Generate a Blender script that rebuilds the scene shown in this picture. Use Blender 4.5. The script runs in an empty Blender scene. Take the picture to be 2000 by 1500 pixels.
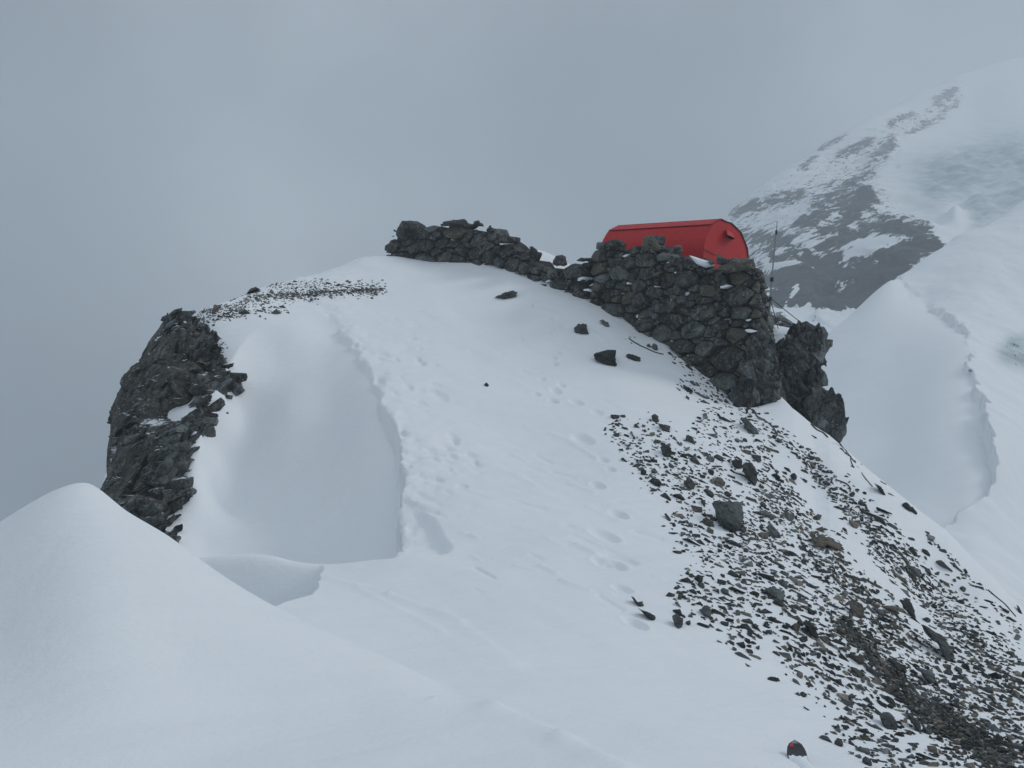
import bpy, bmesh, math, random
import numpy as np
from mathutils import Vector, Matrix

random.seed(11); rng = np.random.default_rng(11)
S = bpy.context.scene
COL = S.collection
FL, CX, CY, CZ = 1921.0, 1000.0, 750.0, 1.6      # camera: focal length and centre in photo pixels, eye height
def P(u, v, y): return Vector(((u-CX)/FL*y, y, CZ+(CY-v)/FL*y))

# ------------------------------------------------------------------ helpers
def tag(o, label=None, cat=None, group=None, kind=None):
    if label: o['label'] = label
    if cat: o['category'] = cat
    if group: o['group'] = group
    if kind: o['kind'] = kind
    return o
def empty(name, loc=(0, 0, 0)):
    o = bpy.data.objects.new(name, None); COL.objects.link(o); o.location = loc
    o.empty_display_size = .1
    return o
def mesh_np(name, verts, faces, mat, parent=None, smooth=False, origin=None):
    verts = np.asarray(verts, dtype=np.float64)
    if origin is not None: verts = verts - np.array(origin)
    me = bpy.data.meshes.new(name)
    me.from_pydata(verts.tolist(), [], [tuple(int(i) for i in f) for f in faces])
    for m in (mat if isinstance(mat, (list, tuple)) else [mat]): me.materials.append(m)
    if smooth: me.polygons.foreach_set('use_smooth', [True]*len(me.polygons))
    o = bpy.data.objects.new(name, me); COL.objects.link(o)
    if origin is not None: o.location = origin
    if parent is not None:
        o.parent = parent
        if origin is None: o.location = -Vector(parent.location)
        else: o.location = Vector(origin)-Vector(parent.location)
    return o
def grid_mesh(name, X, Y, Z, mat, attrs=None, kind='structure', smooth=True, wrap=False):
    m, n = X.shape
    co = np.stack([X, Y, Z], -1).reshape(-1, 3).astype(np.float32)
    idx = np.arange(m*n).reshape(m, n)
    a, b, c, d = idx[:-1, :-1], idx[:-1, 1:], idx[1:, 1:], idx[1:, :-1]
    q = np.stack([a, b, c, d], -1).reshape(-1, 4).astype(np.int32)
    me = bpy.data.meshes.new(name)
    me.vertices.add(m*n); me.vertices.foreach_set('co', co.ravel())
    me.loops.add(q.size); me.loops.foreach_set('vertex_index', q.ravel())
    me.polygons.add(len(q)); me.polygons.foreach_set('loop_start', np.arange(0, q.size, 4, dtype=np.int32))
    me.polygons.foreach_set('loop_total', np.full(len(q), 4, dtype=np.int32))
    me.update(); me.validate()
    me.polygons.foreach_set('use_smooth', np.full(len(q), smooth))
    me.materials.append(mat)
    for k, arr in (attrs or {}).items():
        at = me.attributes.new(k, 'FLOAT', 'POINT'); at.data.foreach_set('value', arr.ravel().astype(np.float32))
    o = bpy.data.objects.new(name, me); COL.objects.link(o)
    if kind: o['kind'] = kind
    return o

# ---- numpy noise
def _h(i, j, k, s):
    n = (i.astype(np.int64)*73856093) ^ (j.astype(np.int64)*19349663) ^ (k.astype(np.int64)*83492791) ^ (s*2654435761)
    n = n & 0xffffffff
    n = ((n ^ (n >> 15))*2246822519) & 0xffffffff
    n = ((n ^ (n >> 13))*3266489917) & 0xffffffff
    return ((n ^ (n >> 16)) & 0xffffff)/float(0xffffff)
def vnoise(x, y, z, s=1):
    i, j, k = np.floor(x), np.floor(y), np.floor(z)
    fx, fy, fz = x-i, y-j, z-k
    fx, fy, fz = [t*t*t*(t*(t*6-15)+10) for t in (fx, fy, fz)]
    r = 0
    for a in (0, 1):
        for b in (0, 1):
            for c in (0, 1):
                w = (fx if a else 1-fx)*(fy if b else 1-fy)*(fz if c else 1-fz)
                r = r+w*_h(i+a, j+b, k+c, s)
    return r*2-1
def fbm(x, y, z, o=4, s=1, g=.5):
    r = 0; a = 1.0
    for q in range(o):
        r = r+a*vnoise(x*2**q+q*13.7, y*2**q+q*5.1, z*2**q, s+q); a *= g
    return r
def facets(x, y, z, sc, s=5, tilt=.6, off=1.0, crack=.25):
    """cellular facets: each random cell gets its own offset and tilted plane (fractured rock)"""
    x, y, z = x/sc, y/sc, z/sc
    i, j, k = np.floor(x), np.floor(y), np.floor(z)
    best = np.full(x.shape, 1e9); sec = np.full(x.shape, 1e9); val = np.zeros(x.shape)
    for a in (-1, 0, 1):
        for b in (-1, 0, 1):
            for c in (-1, 0, 1):
                I, J, K = i+a, j+b, k+c
                px, py, pz = I+_h(I, J, K, s), J+_h(I, J, K, s+1), K+_h(I, J, K, s+2)
                dx, dy, dz = x-px, y-py, z-pz
                d = dx*dx+dy*dy+dz*dz
                v = (_h(I, J, K, s+3)-.5)*off+tilt*(dx*(_h(I, J, K, s+4)-.5)+dy*(_h(I, J, K, s+5)-.5)+dz*(_h(I, J, K, s+6)-.5))*2
                m = d < best
                sec = np.where(m, best, np.minimum(sec, d))
                val = np.where(m, v, val); best = np.where(m, d, best)
    edge = np.clip((np.sqrt(sec)-np.sqrt(best))*5, 0, 1)
    return val*1.0-(1-edge)*crack

# ---- thin-plate spline through control points (u, v, y) -> v(u, y)
class TPS:
    def __init__(s, pts, su=260.0, sy=5.0, reg=1e-4):
        pts = np.array(pts, float)
        s.su, s.sy = su, sy
        q = np.stack([pts[:, 0]/su, np.log(pts[:, 2])*sy], 1)
        zz = (CY-pts[:, 1])/FL*pts[:, 2]
        s.q = q; n = len(q)
        K = s.k(((q[:, None]-q[None])**2).sum(-1))+np.eye(n)*reg
        A = np.zeros((n+3, n+3)); A[:n, :n] = K
        A[:n, n] = 1; A[:n, n+1:] = q; A[n, :n] = 1; A[n+1:, :n] = q.T
        s.w = np.linalg.lstsq(A, np.concatenate([zz, np.zeros(3)]), rcond=None)[0]
    def k(s, r2):
        return np.where(r2 > 0, .5*r2*np.log(np.maximum(r2, 1e-12)), 0)
    def __call__(s, u, y):
        u = np.asarray(u, float); y = np.asarray(y, float)
        a = u/s.su; b = np.log(y)*s.sy
        r = s.w[-3]+s.w[-2]*a+s.w[-1]*b
        for (qa, qb), w in zip(s.q, s.w):
            r = r+w*s.k((a-qa)**2+(b-qb)**2)
        return r          # height relative to the eye
def sst(x): x = np.clip(x, 0, 1); return x*x*(3-2*x)

# ------------------------------------------------------------------ materials
def newmat(name):
    m = bpy.data.materials.new(name); m.use_nodes = True
    nt = m.node_tree; bs = nt.nodes['Principled BSDF']
    return m, nt, bs
def N(nt, t, **kw):
    n = nt.nodes.new(t)
    for k, v in kw.items():
        if k in n.inputs: n.inputs[k].default_value = v
        else: setattr(n, k, v)
    return n
def L(nt, a, b): nt.links.new(a, b)
def ramp(nt, fac, stops):
    r = nt.nodes.new('ShaderNodeValToRGB'); L(nt, fac, r.inputs[0])
    e = r.color_ramp.elements
    while len(e) < len(stops): e.new(.5)
    for x, (p, c) in zip(e, stops):
        x.position = p; x.color = (c, c, c, 1) if isinstance(c, (int, float)) else (*c, 1)
    return r.outputs[0]
def mixc(nt, f, a, b, mode='MIX'):
    m = nt.nodes.new('ShaderNodeMix'); m.data_type = 'RGBA'; m.blend_type = mode
    for i, x in ((0, f), (6, a), (7, b)):
        if isinstance(x, (int, float)): m.inputs[i].default_value = x
        elif isinstance(x, tuple): m.inputs[i].default_value = (*x, 1)
        else: L(nt, x, m.inputs[i])
    return m.outputs[2]
def math_(nt, op, a, b=0.0, c=None, clamp=False):
    m = nt.nodes.new('ShaderNodeMath'); m.operation = op; m.use_clamp = clamp
    for i, x in enumerate((a, b) if c is None else (a, b, c)):
        if isinstance(x, (int, float)): m.inputs[i].default_value = x
        else: L(nt, x, m.inputs[i])
    return m.outputs[0]
def wcoord(nt, scale=(1, 1, 1), rot=(0, 0, 0), obj=False):
    if obj: src = N(nt, 'ShaderNodeTexCoord').outputs['Object']
    else: src = N(nt, 'ShaderNodeNewGeometry').outputs['Position']
    if any(rot):
        m0 = nt.nodes.new('ShaderNodeMapping'); m0.inputs['Rotation'].default_value = rot
        L(nt, src, m0.inputs[0]); src = m0.outputs[0]
    mp = nt.nodes.new('ShaderNodeMapping'); mp.inputs['Scale'].default_value = scale
    L(nt, src, mp.inputs[0]); return mp.outputs[0]
def noise(nt, vec, sc, det=5, rough=.55, dist=0):
    n = N(nt, 'ShaderNodeTexNoise', Scale=sc, Detail=det, Roughness=rough, Distortion=dist)
    L(nt, vec, n.inputs['Vector']); return n.outputs['Fac']
def bump(nt, h, st, dist, prev=None):
    b = N(nt, 'ShaderNodeBump', Strength=st, Distance=dist); L(nt, h, b.inputs['Height'])
    if prev is not None: L(nt, prev, b.inputs['Normal'])
    return b.outputs[0]

SNOW = (.80, .85, .90)
def snow_color(nt, vec):
    n = noise(nt, vec, .7, 3)
    return mixc(nt, n, (.80, .835, .873), (.87, .893, .918))
def mat_snow():
    m, nt, bs = newmat('packed_snow')
    v = wcoord(nt)
    c = snow_color(nt, v)
    soil = N(nt, 'ShaderNodeAttribute', attribute_name='soil').outputs['Fac']
    ns = noise(nt, wcoord(nt, (1, 1, 1), (0, 0, .7)), 9, 6, .7)
    k = math_(nt, 'ADD', soil, math_(nt, 'MULTIPLY_ADD', ns, 1.6, -.8))
    f = ramp(nt, k, [(.50, 0.0), (.60, 1.0)])
    nc = noise(nt, v, 30, 4)
    sc = mixc(nt, nc, (.022, .022, .019), (.075, .07, .058))
    L(nt, mixc(nt, f, c, sc), bs.inputs['Base Color'])
    bs.inputs['Roughness'].default_value = .75
    bs.inputs['Specular IOR Level'].default_value = .25
    # wind crust: long low ripples, then a fine grain
    w = noise(nt, wcoord(nt, (.6, 2.2, 1.6), (0, 0, -.55)), 2.2, 7, .66, .5)
    g = noise(nt, v, 26, 4, .6)
    b1 = bump(nt, w, .45, .05)
    b2 = bump(nt, g, .35, .010, b1)
    b3 = bump(nt, nc, .7, .02, b2)
    mixn = nt.nodes.new('ShaderNodeMix'); mixn.data_type = 'VECTOR'
    L(nt, f, mixn.inputs[0]); L(nt, b2, mixn.inputs[4]); L(nt, b3, mixn.inputs[5])
    L(nt, mixn.outputs[1], bs.inputs['Normal'])
    return m
def mat_rock(name, dark, light, lichen=.0, snow=.0, vein=0.0, scale=1.0, brown=None, bst=.6, tintvar=True, snowthr=.72, stretch=(1, 1, 1), rot=(0, 0, 0), spec=0):
    m, nt, bs = newmat(name)
    v = wcoord(nt, (scale,)*3, obj=False)
    vs = wcoord(nt, tuple(scale*s for s in stretch), rot)
    n1 = noise(nt, vs, 2.2, 7, .66, .3); n2 = noise(nt, vs, 9, 7, .72)
    f = ramp(nt, math_(nt, 'ADD', math_(nt, 'MULTIPLY', n1, .6), math_(nt, 'MULTIPLY', n2, .4)), [(.42, 0.0), (.60, 1.0)])
    c = mixc(nt, f, dark, light)
    if tintvar:
        isl = N(nt, 'ShaderNodeNewGeometry').outputs['Random Per Island']
        oi = N(nt, 'ShaderNodeObjectInfo').outputs['Random']
        t = math_(nt, 'FRACT', math_(nt, 'ADD', isl, oi))
        t = math_(nt, 'MULTIPLY_ADD', math_(nt, 'MULTIPLY', t, t), 1.5, .5)
        hs = N(nt, 'ShaderNodeHueSaturation'); L(nt, t, hs.inputs['Value']); L(nt, c, hs.inputs['Color']); c = hs.outputs[0]
        if brown:
            t2 = math_(nt, 'FRACT', math_(nt, 'MULTIPLY', math_(nt, 'ADD', isl, oi), 7.31))
            c = mixc(nt, ramp(nt, t2, [(brown[0]-.01, 1.0), (brown[0]+.01, 0.0)]), c, brown[1])
    if spec:      # pale mineral specks and dark joints
        nsp = noise(nt, v, 13, 6, .8)
        c = mixc(nt, ramp(nt, nsp, [(.555, 0.0), (.64, .9)]), c, (.26, .265, .25))
        c = mixc(nt, ramp(nt, noise(nt, v, 3.1, 6, .75), [(.55, 0.0), (.62, .5)]), c, (.19, .185, .165))
        c = mixc(nt, ramp(nt, noise(nt, vs, 7, 6, .7, 1.0), [(.33, 1.0), (.42, 0.0)]), c, (.008, .010, .010))
    if lichen > 0:
        nl = noise(nt, v, 7, 5, .75)
        fl = ramp(nt, nl, [(.60-.1*lichen, 0.0), (.66-.06*lichen, min(1.0, lichen))])
        nl2 = ramp(nt, noise(nt, v, 19, 5, .75), [(.48, 0.0), (.6, 1.0)])
        c = mixc(nt, math_(nt, 'MULTIPLY', fl, nl2), c, (.17, .155, .125))
    if vein > 0:
        vv = noise(nt, wcoord(nt, (1.0*scale, 1*scale, 5.0*scale), (.4, .75, .3)), 1.5, 4, .6, 1.0)
        fv = ramp(nt, vv, [(.49, 0.0), (.5, vein), (.51, 0.0)])
        c = mixc(nt, fv, c, (.16, .15, .13))
    b1 = bump(nt, n1, bst, .12/scale); b2 = bump(nt, n2, bst, .025/scale, b1)
    if snow > 0:
        geo = N(nt, 'ShaderNodeNewGeometry')
        sx = nt.nodes.new('ShaderNodeSeparateXYZ'); L(nt, geo.outputs['Normal'], sx.inputs[0])
        k = math_(nt, 'ADD', sx.outputs[2], math_(nt, 'MULTIPLY_ADD', noise(nt, v, 3.5, 4, .6), .8, -.4))
        fs = ramp(nt, k, [(snowthr, 0.0), (snowthr+.06, snow)])
        c = mixc(nt, fs, c, SNOW)
    L(nt, c, bs.inputs['Base Color']); L(nt, b2, bs.inputs['Normal'])
    bs.inputs['Roughness'].default_value = .8
    bs.inputs['Specular IOR Level'].default_value = .35
    return m
def mat_plain(name, col, rough=.5, metal=0, nz=.15, sc=20):
    m, nt, bs = newmat(name)
    n = noise(nt, wcoord(nt, obj=True), sc, 4)
    a = tuple(max(0, c*(1-nz)) for c in col); b = tuple(min(1, c*(1+nz)) for c in col)
    L(nt, mixc(nt, n, a, b), bs.inputs['Base Color'])
    bs.inputs['Roughness'].default_value = rough; bs.inputs['Metallic'].default_value = metal
    L(nt, bump(nt, n, .1, .005), bs.inputs['Normal'])
    return m
def mat_red():
    m, nt, bs = newmat('weathered_red_paint')
    v = wcoord(nt, obj=True)
    n = noise(nt, v, 2.5, 5, .6)
    st = noise(nt, wcoord(nt, (7, 7, .5), obj=True), 2.0, 5, .6)       # run-off streaks
    c = mixc(nt, n, (.38, .004, .006), (.52, .009, .012))
    c = mixc(nt, ramp(nt, st, [(.45, 0.0), (.75, .5)]), c, (.44, .04, .04))
    c = mixc(nt, ramp(nt, noise(nt, v, 18, 5, .7), [(.66, 0.0), (.72, .5)]), c, (.12, .03, .025))
    L(nt, c, bs.inputs['Base Color'])
    bs.inputs['Roughness'].default_value = .6; bs.inputs['Specular IOR Level'].default_value = .3
    L(nt, bump(nt, n, .25, .03), bs.inputs['Normal'])
    return m
M = {}
M['snow'] = mat_snow()
M['loose_snow'] = mat_plain('drifted_snow', SNOW, .75, 0, .03, 6)
M['rock'] = mat_rock('dark_schist', (.011, .015, .016), (.072, .084, .087), lichen=.35, snow=0, scale=1.5)
M['rock_mid'] = mat_rock('grey_schist', (.045, .052, .053), (.15, .16, .16), lichen=.3, scale=1.5)
M['rock_brown'] = mat_rock('brown_gneiss', (.085, .078, .065), (.20, .178, .145), lichen=.2, scale=1.5)
M['wall'] = mat_rock('dry_stone', (.010, .013, .0135), (.10, .114, .115), lichen=.95, snow=.0, scale=1.0, bst=1.0, brown=(.07, (.085, .078, .062)), spec=1)
M['core'] = mat_rock('rubble_fill', (.006, .007, .007), (.03, .031, .03), scale=1.0, tintvar=False)
M['cliff'] = mat_rock('cliff_rock', (.016, .018, .017), (.082, .086, .077), lichen=.3, vein=.35, snow=.95, snowthr=.93, scale=.8, tintvar=False, bst=1.0, spec=1)
M['crag'] = mat_rock('crag_rock', (.010, .013, .014), (.13, .147, .15), lichen=.4, snow=.9, snowthr=.98, scale=1.0, tintvar=True, bst=1.0, stretch=(1.5, 1.5, .7), spec=1)
M['red'] = mat_red()
M['dark'] = mat_plain('black_rubber', (.012, .012, .013), .6)
M['seam_and_shade'] = mat_plain('gasket_and_lap_shade', (.05, .008, .008), .7)  # gaskets and joints, and the painted shade below the roof lap
M['steel'] = mat_plain('galvanised_steel', (.26, .27, .28), .55, .3)
M['iron'] = mat_plain('rusted_iron', (.035, .03, .028), .7, .3)
M['wood'] = mat_plain('grey_wood', (.20, .18, .15), .8)
M['skitop'] = mat_plain('black_ski_topsheet', (.015, .012, .02), .35)
M['skired'] = mat_plain('red_ski_print', (.45, .01, .02), .35)
M['skibase'] = mat_plain('ski_base', (.02, .02, .022), .5)
M['purple'] = mat_plain('purple_ski_topsheet', (.07, .02, .10), .35)

# ------------------------------------------------------------------ the near hill
Bp = []
for u in range(-600, 2601, 400):
    Bp.append((u, 750+(1.62+max(0, (u-1200))*.0001)*FL/2, 2.0))
for u in (-600, -200, 200, 600, 1000, 1200): Bp.append((u, 1545, 4.0))
Bp += [(1600, 1620, 4.0), (2000, 1740, 4.0), (2500, 1850, 4.0), (1555, 1480, 5.3), (1000, 1300, 6.3), (700, 1300, 6.2), (300, 1310, 6), (0, 1320, 6), (-500, 1320, 6),
 (1300, 1300, 6.9), (1500, 1300, 7.4), (1700, 1300, 8.0), (2000, 1300, 9.5), (2000, 1450, 6.9), (1800, 1450, 6.4), (1750, 1380, 7.3),
 (0, 1130, 9.4), (200, 1110, 9.4), (400, 1091, 9.5), (500, 1090, 9.5), (620, 1110, 9.5), (775, 1100, 9.5), (900, 1100, 9.5), (1000, 1100, 9.4), (1200, 1100, 9.6), (1400, 1100, 10), (1600, 1100, 11), (1750, 1100, 12.2),
 (600, 1200, 7.4), (800, 1200, 7.5), (1000, 1200, 7.7), (1850, 1150, 12.4), (1850, 1300, 9.0),
 (790, 960, 11.8), (1000, 950, 12.2), (1200, 950, 12.5), (1400, 950, 13), (1600, 950, 14.4),
 (745, 800, 15), (900, 800, 15.5), (1100, 800, 15.8), (1300, 800, 16), (1450, 800, 17.4),
 (725, 745, 16.2), (1350, 742, 18.4), (1000, 700, 18.2), (1200, 690, 18.8), (1310, 692, 19.2),
 (650, 625, 19.5), (800, 620, 20.3), (1000, 620, 20.8), (1180, 602, 21.1), (1260, 652, 20.2),
 (760, 503, 25.4), (850, 514, 24.8), (950, 517, 23.9), (1050, 551, 22.6), (1110, 573, 21.9),
 (600, 588, 20.8), (700, 560, 22.2), (850, 560, 22.4), (600, 548, 22.5), (650, 524, 24), (700, 507, 25.3),
 (600, 620, 26), (600, 800, 32), (700, 570, 30), (760, 520, 29), (760, 590, 34), (900, 500, 28), (900, 560, 34), (1060, 494, 24.8), (1060, 500, 28), (1060, 600, 35),
 (1200, 575, 23.2), (1350, 640, 21.5), (1350, 640, 25), (1200, 590, 27), (1300, 720, 33), (1430, 660, 21),
 (1400, 772, 18.1), (1480, 788, 18.4), (1520, 772, 18.6), (1560, 808, 18.0), (1620, 850, 17.2), (1700, 920, 16.3), (1800, 1000, 15.4), (1850, 1037, 14.9), (1900, 1090, 14.2), (2000, 1190, 13.2), (2200, 1400, 11.7), (2500, 1750, 10),
 (1520, 800, 20.5), (1620, 1000, 19.5), (1700, 1080, 18.5), (1800, 1170, 17.6), (1900, 1260, 16.4), (2000, 1380, 15.5), (2200, 1600, 13.8), (1560, 900, 22), (1620, 1250, 24), (1800, 1500, 22), (2000, 1800, 20), (2300, 2000, 16), (1500, 1100, 30), (1800, 1800, 30), (1500, 700, 25)]
shared = [(400, 605, 19.8), (500, 575, 20.8), (600, 588, 20.8), (600, 548, 22.5), (700, 560, 22.2), (650, 524, 24), (700, 507, 25.3), (650, 625, 19.5), (760, 503, 25.4), (850, 560, 22.4), (800, 620, 20.3),
 (400, 700, 25), (500, 660, 26), (400, 1000, 32), (500, 900, 32), (300, 800, 21.5), (300, 1100, 28)]
Bp += shared[:2]+shared[11:]+[(450, 620, 19.2), (500, 800, 15.8), (500, 950, 12)]
Sp = shared+[(300, 1160, 10), (500, 1200, 10.3), (700, 1210, 10.6), (780, 1200, 11), (650, 1120, 12.9), (765, 1110, 12.4), (500, 1080, 13.2), (400, 1060, 13.3), (330, 1040, 13.2),
 (650, 1000, 13.9), (650, 900, 15.0), (650, 800, 16.2), (640, 705, 17.8), (640, 645, 19.1), (770, 1000, 13.1), (768, 900, 13.9), (738, 800, 15.25), (715, 745, 16.45), (684, 690, 17.85),
 (520, 1000, 14.5), (430, 980, 15.1), (520, 900, 15.7), (430, 890, 15.9), (560, 800, 16.5), (470, 800, 16.9), (540, 700, 18.0), (570, 645, 18.7), (380, 950, 14.3), (385, 850, 15.3), (410, 750, 16.6), (430, 680, 17.5), (430, 640, 18.3),
 (330, 920, 15.4), (330, 760, 17.8), (300, 820, 17), (320, 670, 18.3), (250, 950, 16), (200, 1100, 16), (0, 1300, 14), (0, 1500, 20), (-500, 1600, 14), (250, 1070, 12.5), (150, 1200, 11), (0, 1300, 9), (-500, 1400, 9), (900, 1200, 11), (900, 1000, 15), (900, 800, 17.4), (600, 620, 26), (600, 800, 32), (760, 520, 29), (700, 570, 30), (900, 540, 34), (900, 500, 28)]
Fp = [(-600, 1330, 7), (-200, 1160, 6.9), (0, 1037, 6.8), (60, 990, 6.7), (105, 962, 6.65), (135, 947, 6.6), (175, 944, 6.6), (230, 986, 6.4), (330, 1048, 6.3), (450, 1132, 6.2), (555, 1192, 6.2), (650, 1240, 6.15), (800, 1310, 6.1), (1000, 1430, 5.6),
 (0, 1250, 5.2), (175, 1200, 5.2), (350, 1260, 5.2), (500, 1330, 5.1), (700, 1390, 5.0), (1000, 1520, 4.4), (-500, 1500, 5.2),
 (0, 1260, 8.0), (175, 1210, 8.0), (330, 1290, 7.7), (450, 1330, 7.5), (555, 1380, 7.5), (650, 1400, 7.5), (800, 1480, 7.5), (1000, 1600, 7), (-500, 1600, 8.5),
 (1200, 1700, 4), (1600, 1850, 4), (2000, 2000, 4), (1300, 1700, 6), (2400, 2200, 4), (1800, 1900, 8),
 (0, 1700, 14), (500, 1750, 14), (1000, 2000, 14), (2000, 2400, 14), (-500, 2000, 14)]
for u in (-600, -200, 200, 600, 1000): Fp.append((u, 1545 if u < 900 else 1560, 4.0))
for u in range(-600, 2601, 400): Fp.append((u, 750+1.66*FL/2, 2.0))
TB, TS, TF = TPS(Bp), TPS(Sp), TPS(Fp)

def edge_u(y):
    return np.interp(y, [9.4, 10.4, 11.8, 13.2, 15, 16.2, 17.8, 19.5, 21, 24, 40], [771, 782, 788, 786, 745, 726, 690, 650, 600, 560, 540])
def hillz(u, y):
    """height of the snow relative to the eye on azimuth u at forward distance y"""
    u = np.asarray(u, float); y = np.asarray(y, float)
    x = (u-CX)/FL*y
    B = TB(u, y); Sf = TS(u, y)
    je = fbm(x*2.3, y*2.3, 0*x, 4, 3)*9
    ue = edge_u(y)+je
    w = np.interp(y, [9, 15, 18, 20, 24], [5, 6, 9, 22, 120])
    m = sst((ue-u)/w+.5)
    yr = 9.52+.05*np.sin(x*2.1)+.05*vnoise(x*1.5, y*0, x*0, 8)
    m2 = sst((y-yr)/.22)
    # second, nearer scoop
    u1 = np.interp(y, [7.2, 7.55, 7.9, 8.3, 9.0, 9.5], [500, 548, 600, 614, 620, 628])+fbm(x*5, y*5, x*0, 3, 9)*4
    d1 = 1.15*sst((9.50-y)/.45)*sst((u1-u)/7+.5)*sst((y-7.15)/.3)
    # crumbly band beside the big scoop's rim
    k = np.clip((u-ue)/10, 0, 1)*np.exp(-np.clip(u-ue, 0, 400)/70)*(y > 9.6)
    B = B+k*(.05*np.abs(fbm(x*1.6, y*1.6, x*0, 4, 12))+.035*fbm(x*4, y*4, x*0, 3, 14))
    # slab broken out beside the rim
    q = np.interp(y, [9.55, 9.9, 10.6, 11.4, 12], [885, 888, 862, 815, 760])
    B = B-.11*sst((q-u)/26)*sst((y-9.6)/.35)*sst((11.9-y)/1.0)
    Z = B*(1-m*m2)+np.minimum(Sf, B+.02)*(m*m2)
    Z = Z-d1*(1-m2)
    m = m*m2
    far = sst((u-540)/80)
    sm = fbm(x*.45, y*.45, x*0, 3, 21)*.045+fbm(x*1.5+.5*y, y*1.2, x*0, 3, 25)*.014
    Z = Z+sm*(.25+.75*(1-m))
    # wind ripples on the open slope
    xr = x*.80+y*.6; yr2 = -x*.6+y*.8
    rip = np.abs(vnoise(xr*1.1, yr2*4.2, x*0, 31))*.014*(.5+.5*vnoise(x*.5, y*.5, x*0, 33))
    Z = Z+rip*(y > 8)
    # scree rib on the right
    Fz = TF(u, y)+fbm(x*.6, y*.6, x*0, 3, 41)*.012
    Fz = np.where((y > 12) | (u > 1500), -99, Fz)
    kk = .035
    h = np.clip(.5+.5*(Fz-Z)/kk, 0, 1)
    return Z*(1-h)+Fz*h+kk*h*(1-h)
us = np.concatenate([np.arange(-600, -60, 30), np.arange(-60, 2061, 3.2), np.arange(2080, 2600, 30)])
ly = np.concatenate([np.linspace(math.log(1.2), math.log(3.6), 60)[:-1], np.linspace(math.log(3.6), math.log(26.5), 640)[:-1], np.linspace(math.log(26.5), math.log(40), 60)])
U, Yg = np.meshgrid(us, np.exp(ly))
Zg = hillz(U, Yg)
# skyline trim on the right-hand side so the ridge sits where it does in the photo
sky_u = [1535, 1560, 1590, 1620, 1700, 1800, 1850, 1900, 2000, 2200]
sky_v = [785, 808, 832, 850, 920, 1000, 1037, 1090, 1190, 1400]
for it in range(3):
    V = CY-Zg*FL/Yg
    vm = np.where((Yg > 11) & (Yg < 19.3), V, 9e9).min(0)
    des = np.interp(us, sky_u, sky_v)
    dv = np.where(us > 1530, np.clip(des-vm, -25, 25), 0)*sst((us-1530)/90)
    wy = sst((Yg-9)/4)
    Zg = Zg-(dv[None]*wy)*Yg/FL
def col_interp(u):
    i = int(np.clip(np.searchsorted(us, u)-1, 0, len(us)-2)); t = (u-us[i])/(us[i+1]-us[i])
    return Zg[:, i]*(1-t)+Zg[:, i+1]*t
YS = np.exp(ly)
def hit(u, v, ymin=3.7):
    """first point of the snow seen along the photo direction (u, v)"""
    z = col_interp(u); vv = CY-z*FL/YS
    idx = np.where((vv <= v) & (YS > ymin))[0]
    if len(idx) == 0: return None
    i = idx[0]
    if i == 0: return None
    a, b = vv[i-1], vv[i]; t = 0 if a == b else (a-v)/(a-b)
    return float(YS[i-1]+(YS[i]-YS[i-1])*min(max(t, 0), 1))
def zat(u, y):
    z = col_interp(u); return float(np.interp(y, YS, z))
def ground(x, y):
    return CZ+zat(CX+x/y*FL, y)
def nrm(x, y, e=.12):
    a = ground(x+e, y)-ground(x-e, y); b = ground(x, y+e)-ground(x, y-e)
    return Vector((-a, -b, 2*e)).normalized()

# footprints pressed into the slope: (u, v, length in m, depth)
prints = [(1180, 1045, .42, .05), (1208, 1005, .30, .05), (1176, 1100, .28, .04), (1203, 1105, .28, .04), (1240, 1218, .26, .05), (1167, 948, .27, .045),
 (1138, 858, .45, .05), (1080, 783, .26, .05), (1085, 763, .30, .045), (1048, 770, .22, .035), (1125, 785, .34, .04), (1178, 898, .22, .03), (1192, 917, .2, .03),
 (1082, 651, .22, .05), (1088, 689, .24, .045), (1080, 698, .22, .04), (1082, 710, .24, .045), (1058, 740, .2, .03), (1096, 752, .22, .035), (1082, 672, .2, .03),
 (1018, 663, .2, .03), (1110, 679, .28, .03), (1046, 597, .22, .04), (1064, 626, .22, .03), (1083, 623, .22, .035), (1103, 638, .2, .03), (815, 700, .2, .03), (820, 680, .18, .03), (798, 755, .24, .04), (775, 703, .18, .03), (885, 855, .3, .03), (860, 775, .4, .03), (1165, 805, .3, .03), (1220, 870, .3, .03), (1215, 1150, .25, .03), (1240, 855, .3, .03)]
X = (U-CX)/FL*Yg
Pz = np.zeros_like(Zg)
for (u, v, ln, dp) in prints:
    y = hit(u, v)
    if y is None: continue
    px = (u-CX)/FL*y; a = 1.15
    ca, sa = math.cos(a), math.sin(a)
    dx, dy = X-px, Yg-y
    q = ((dx*ca-dy*sa)/(ln*.5))**2+((dx*sa+dy*ca)/(ln*.27))**2
    Pz += np.where(q < 6, -dp*1.25*np.exp(-q**1.6)+dp*.25*np.exp(-(q-1.7)**2*2), 0)
Zg = Zg+Pz
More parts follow.
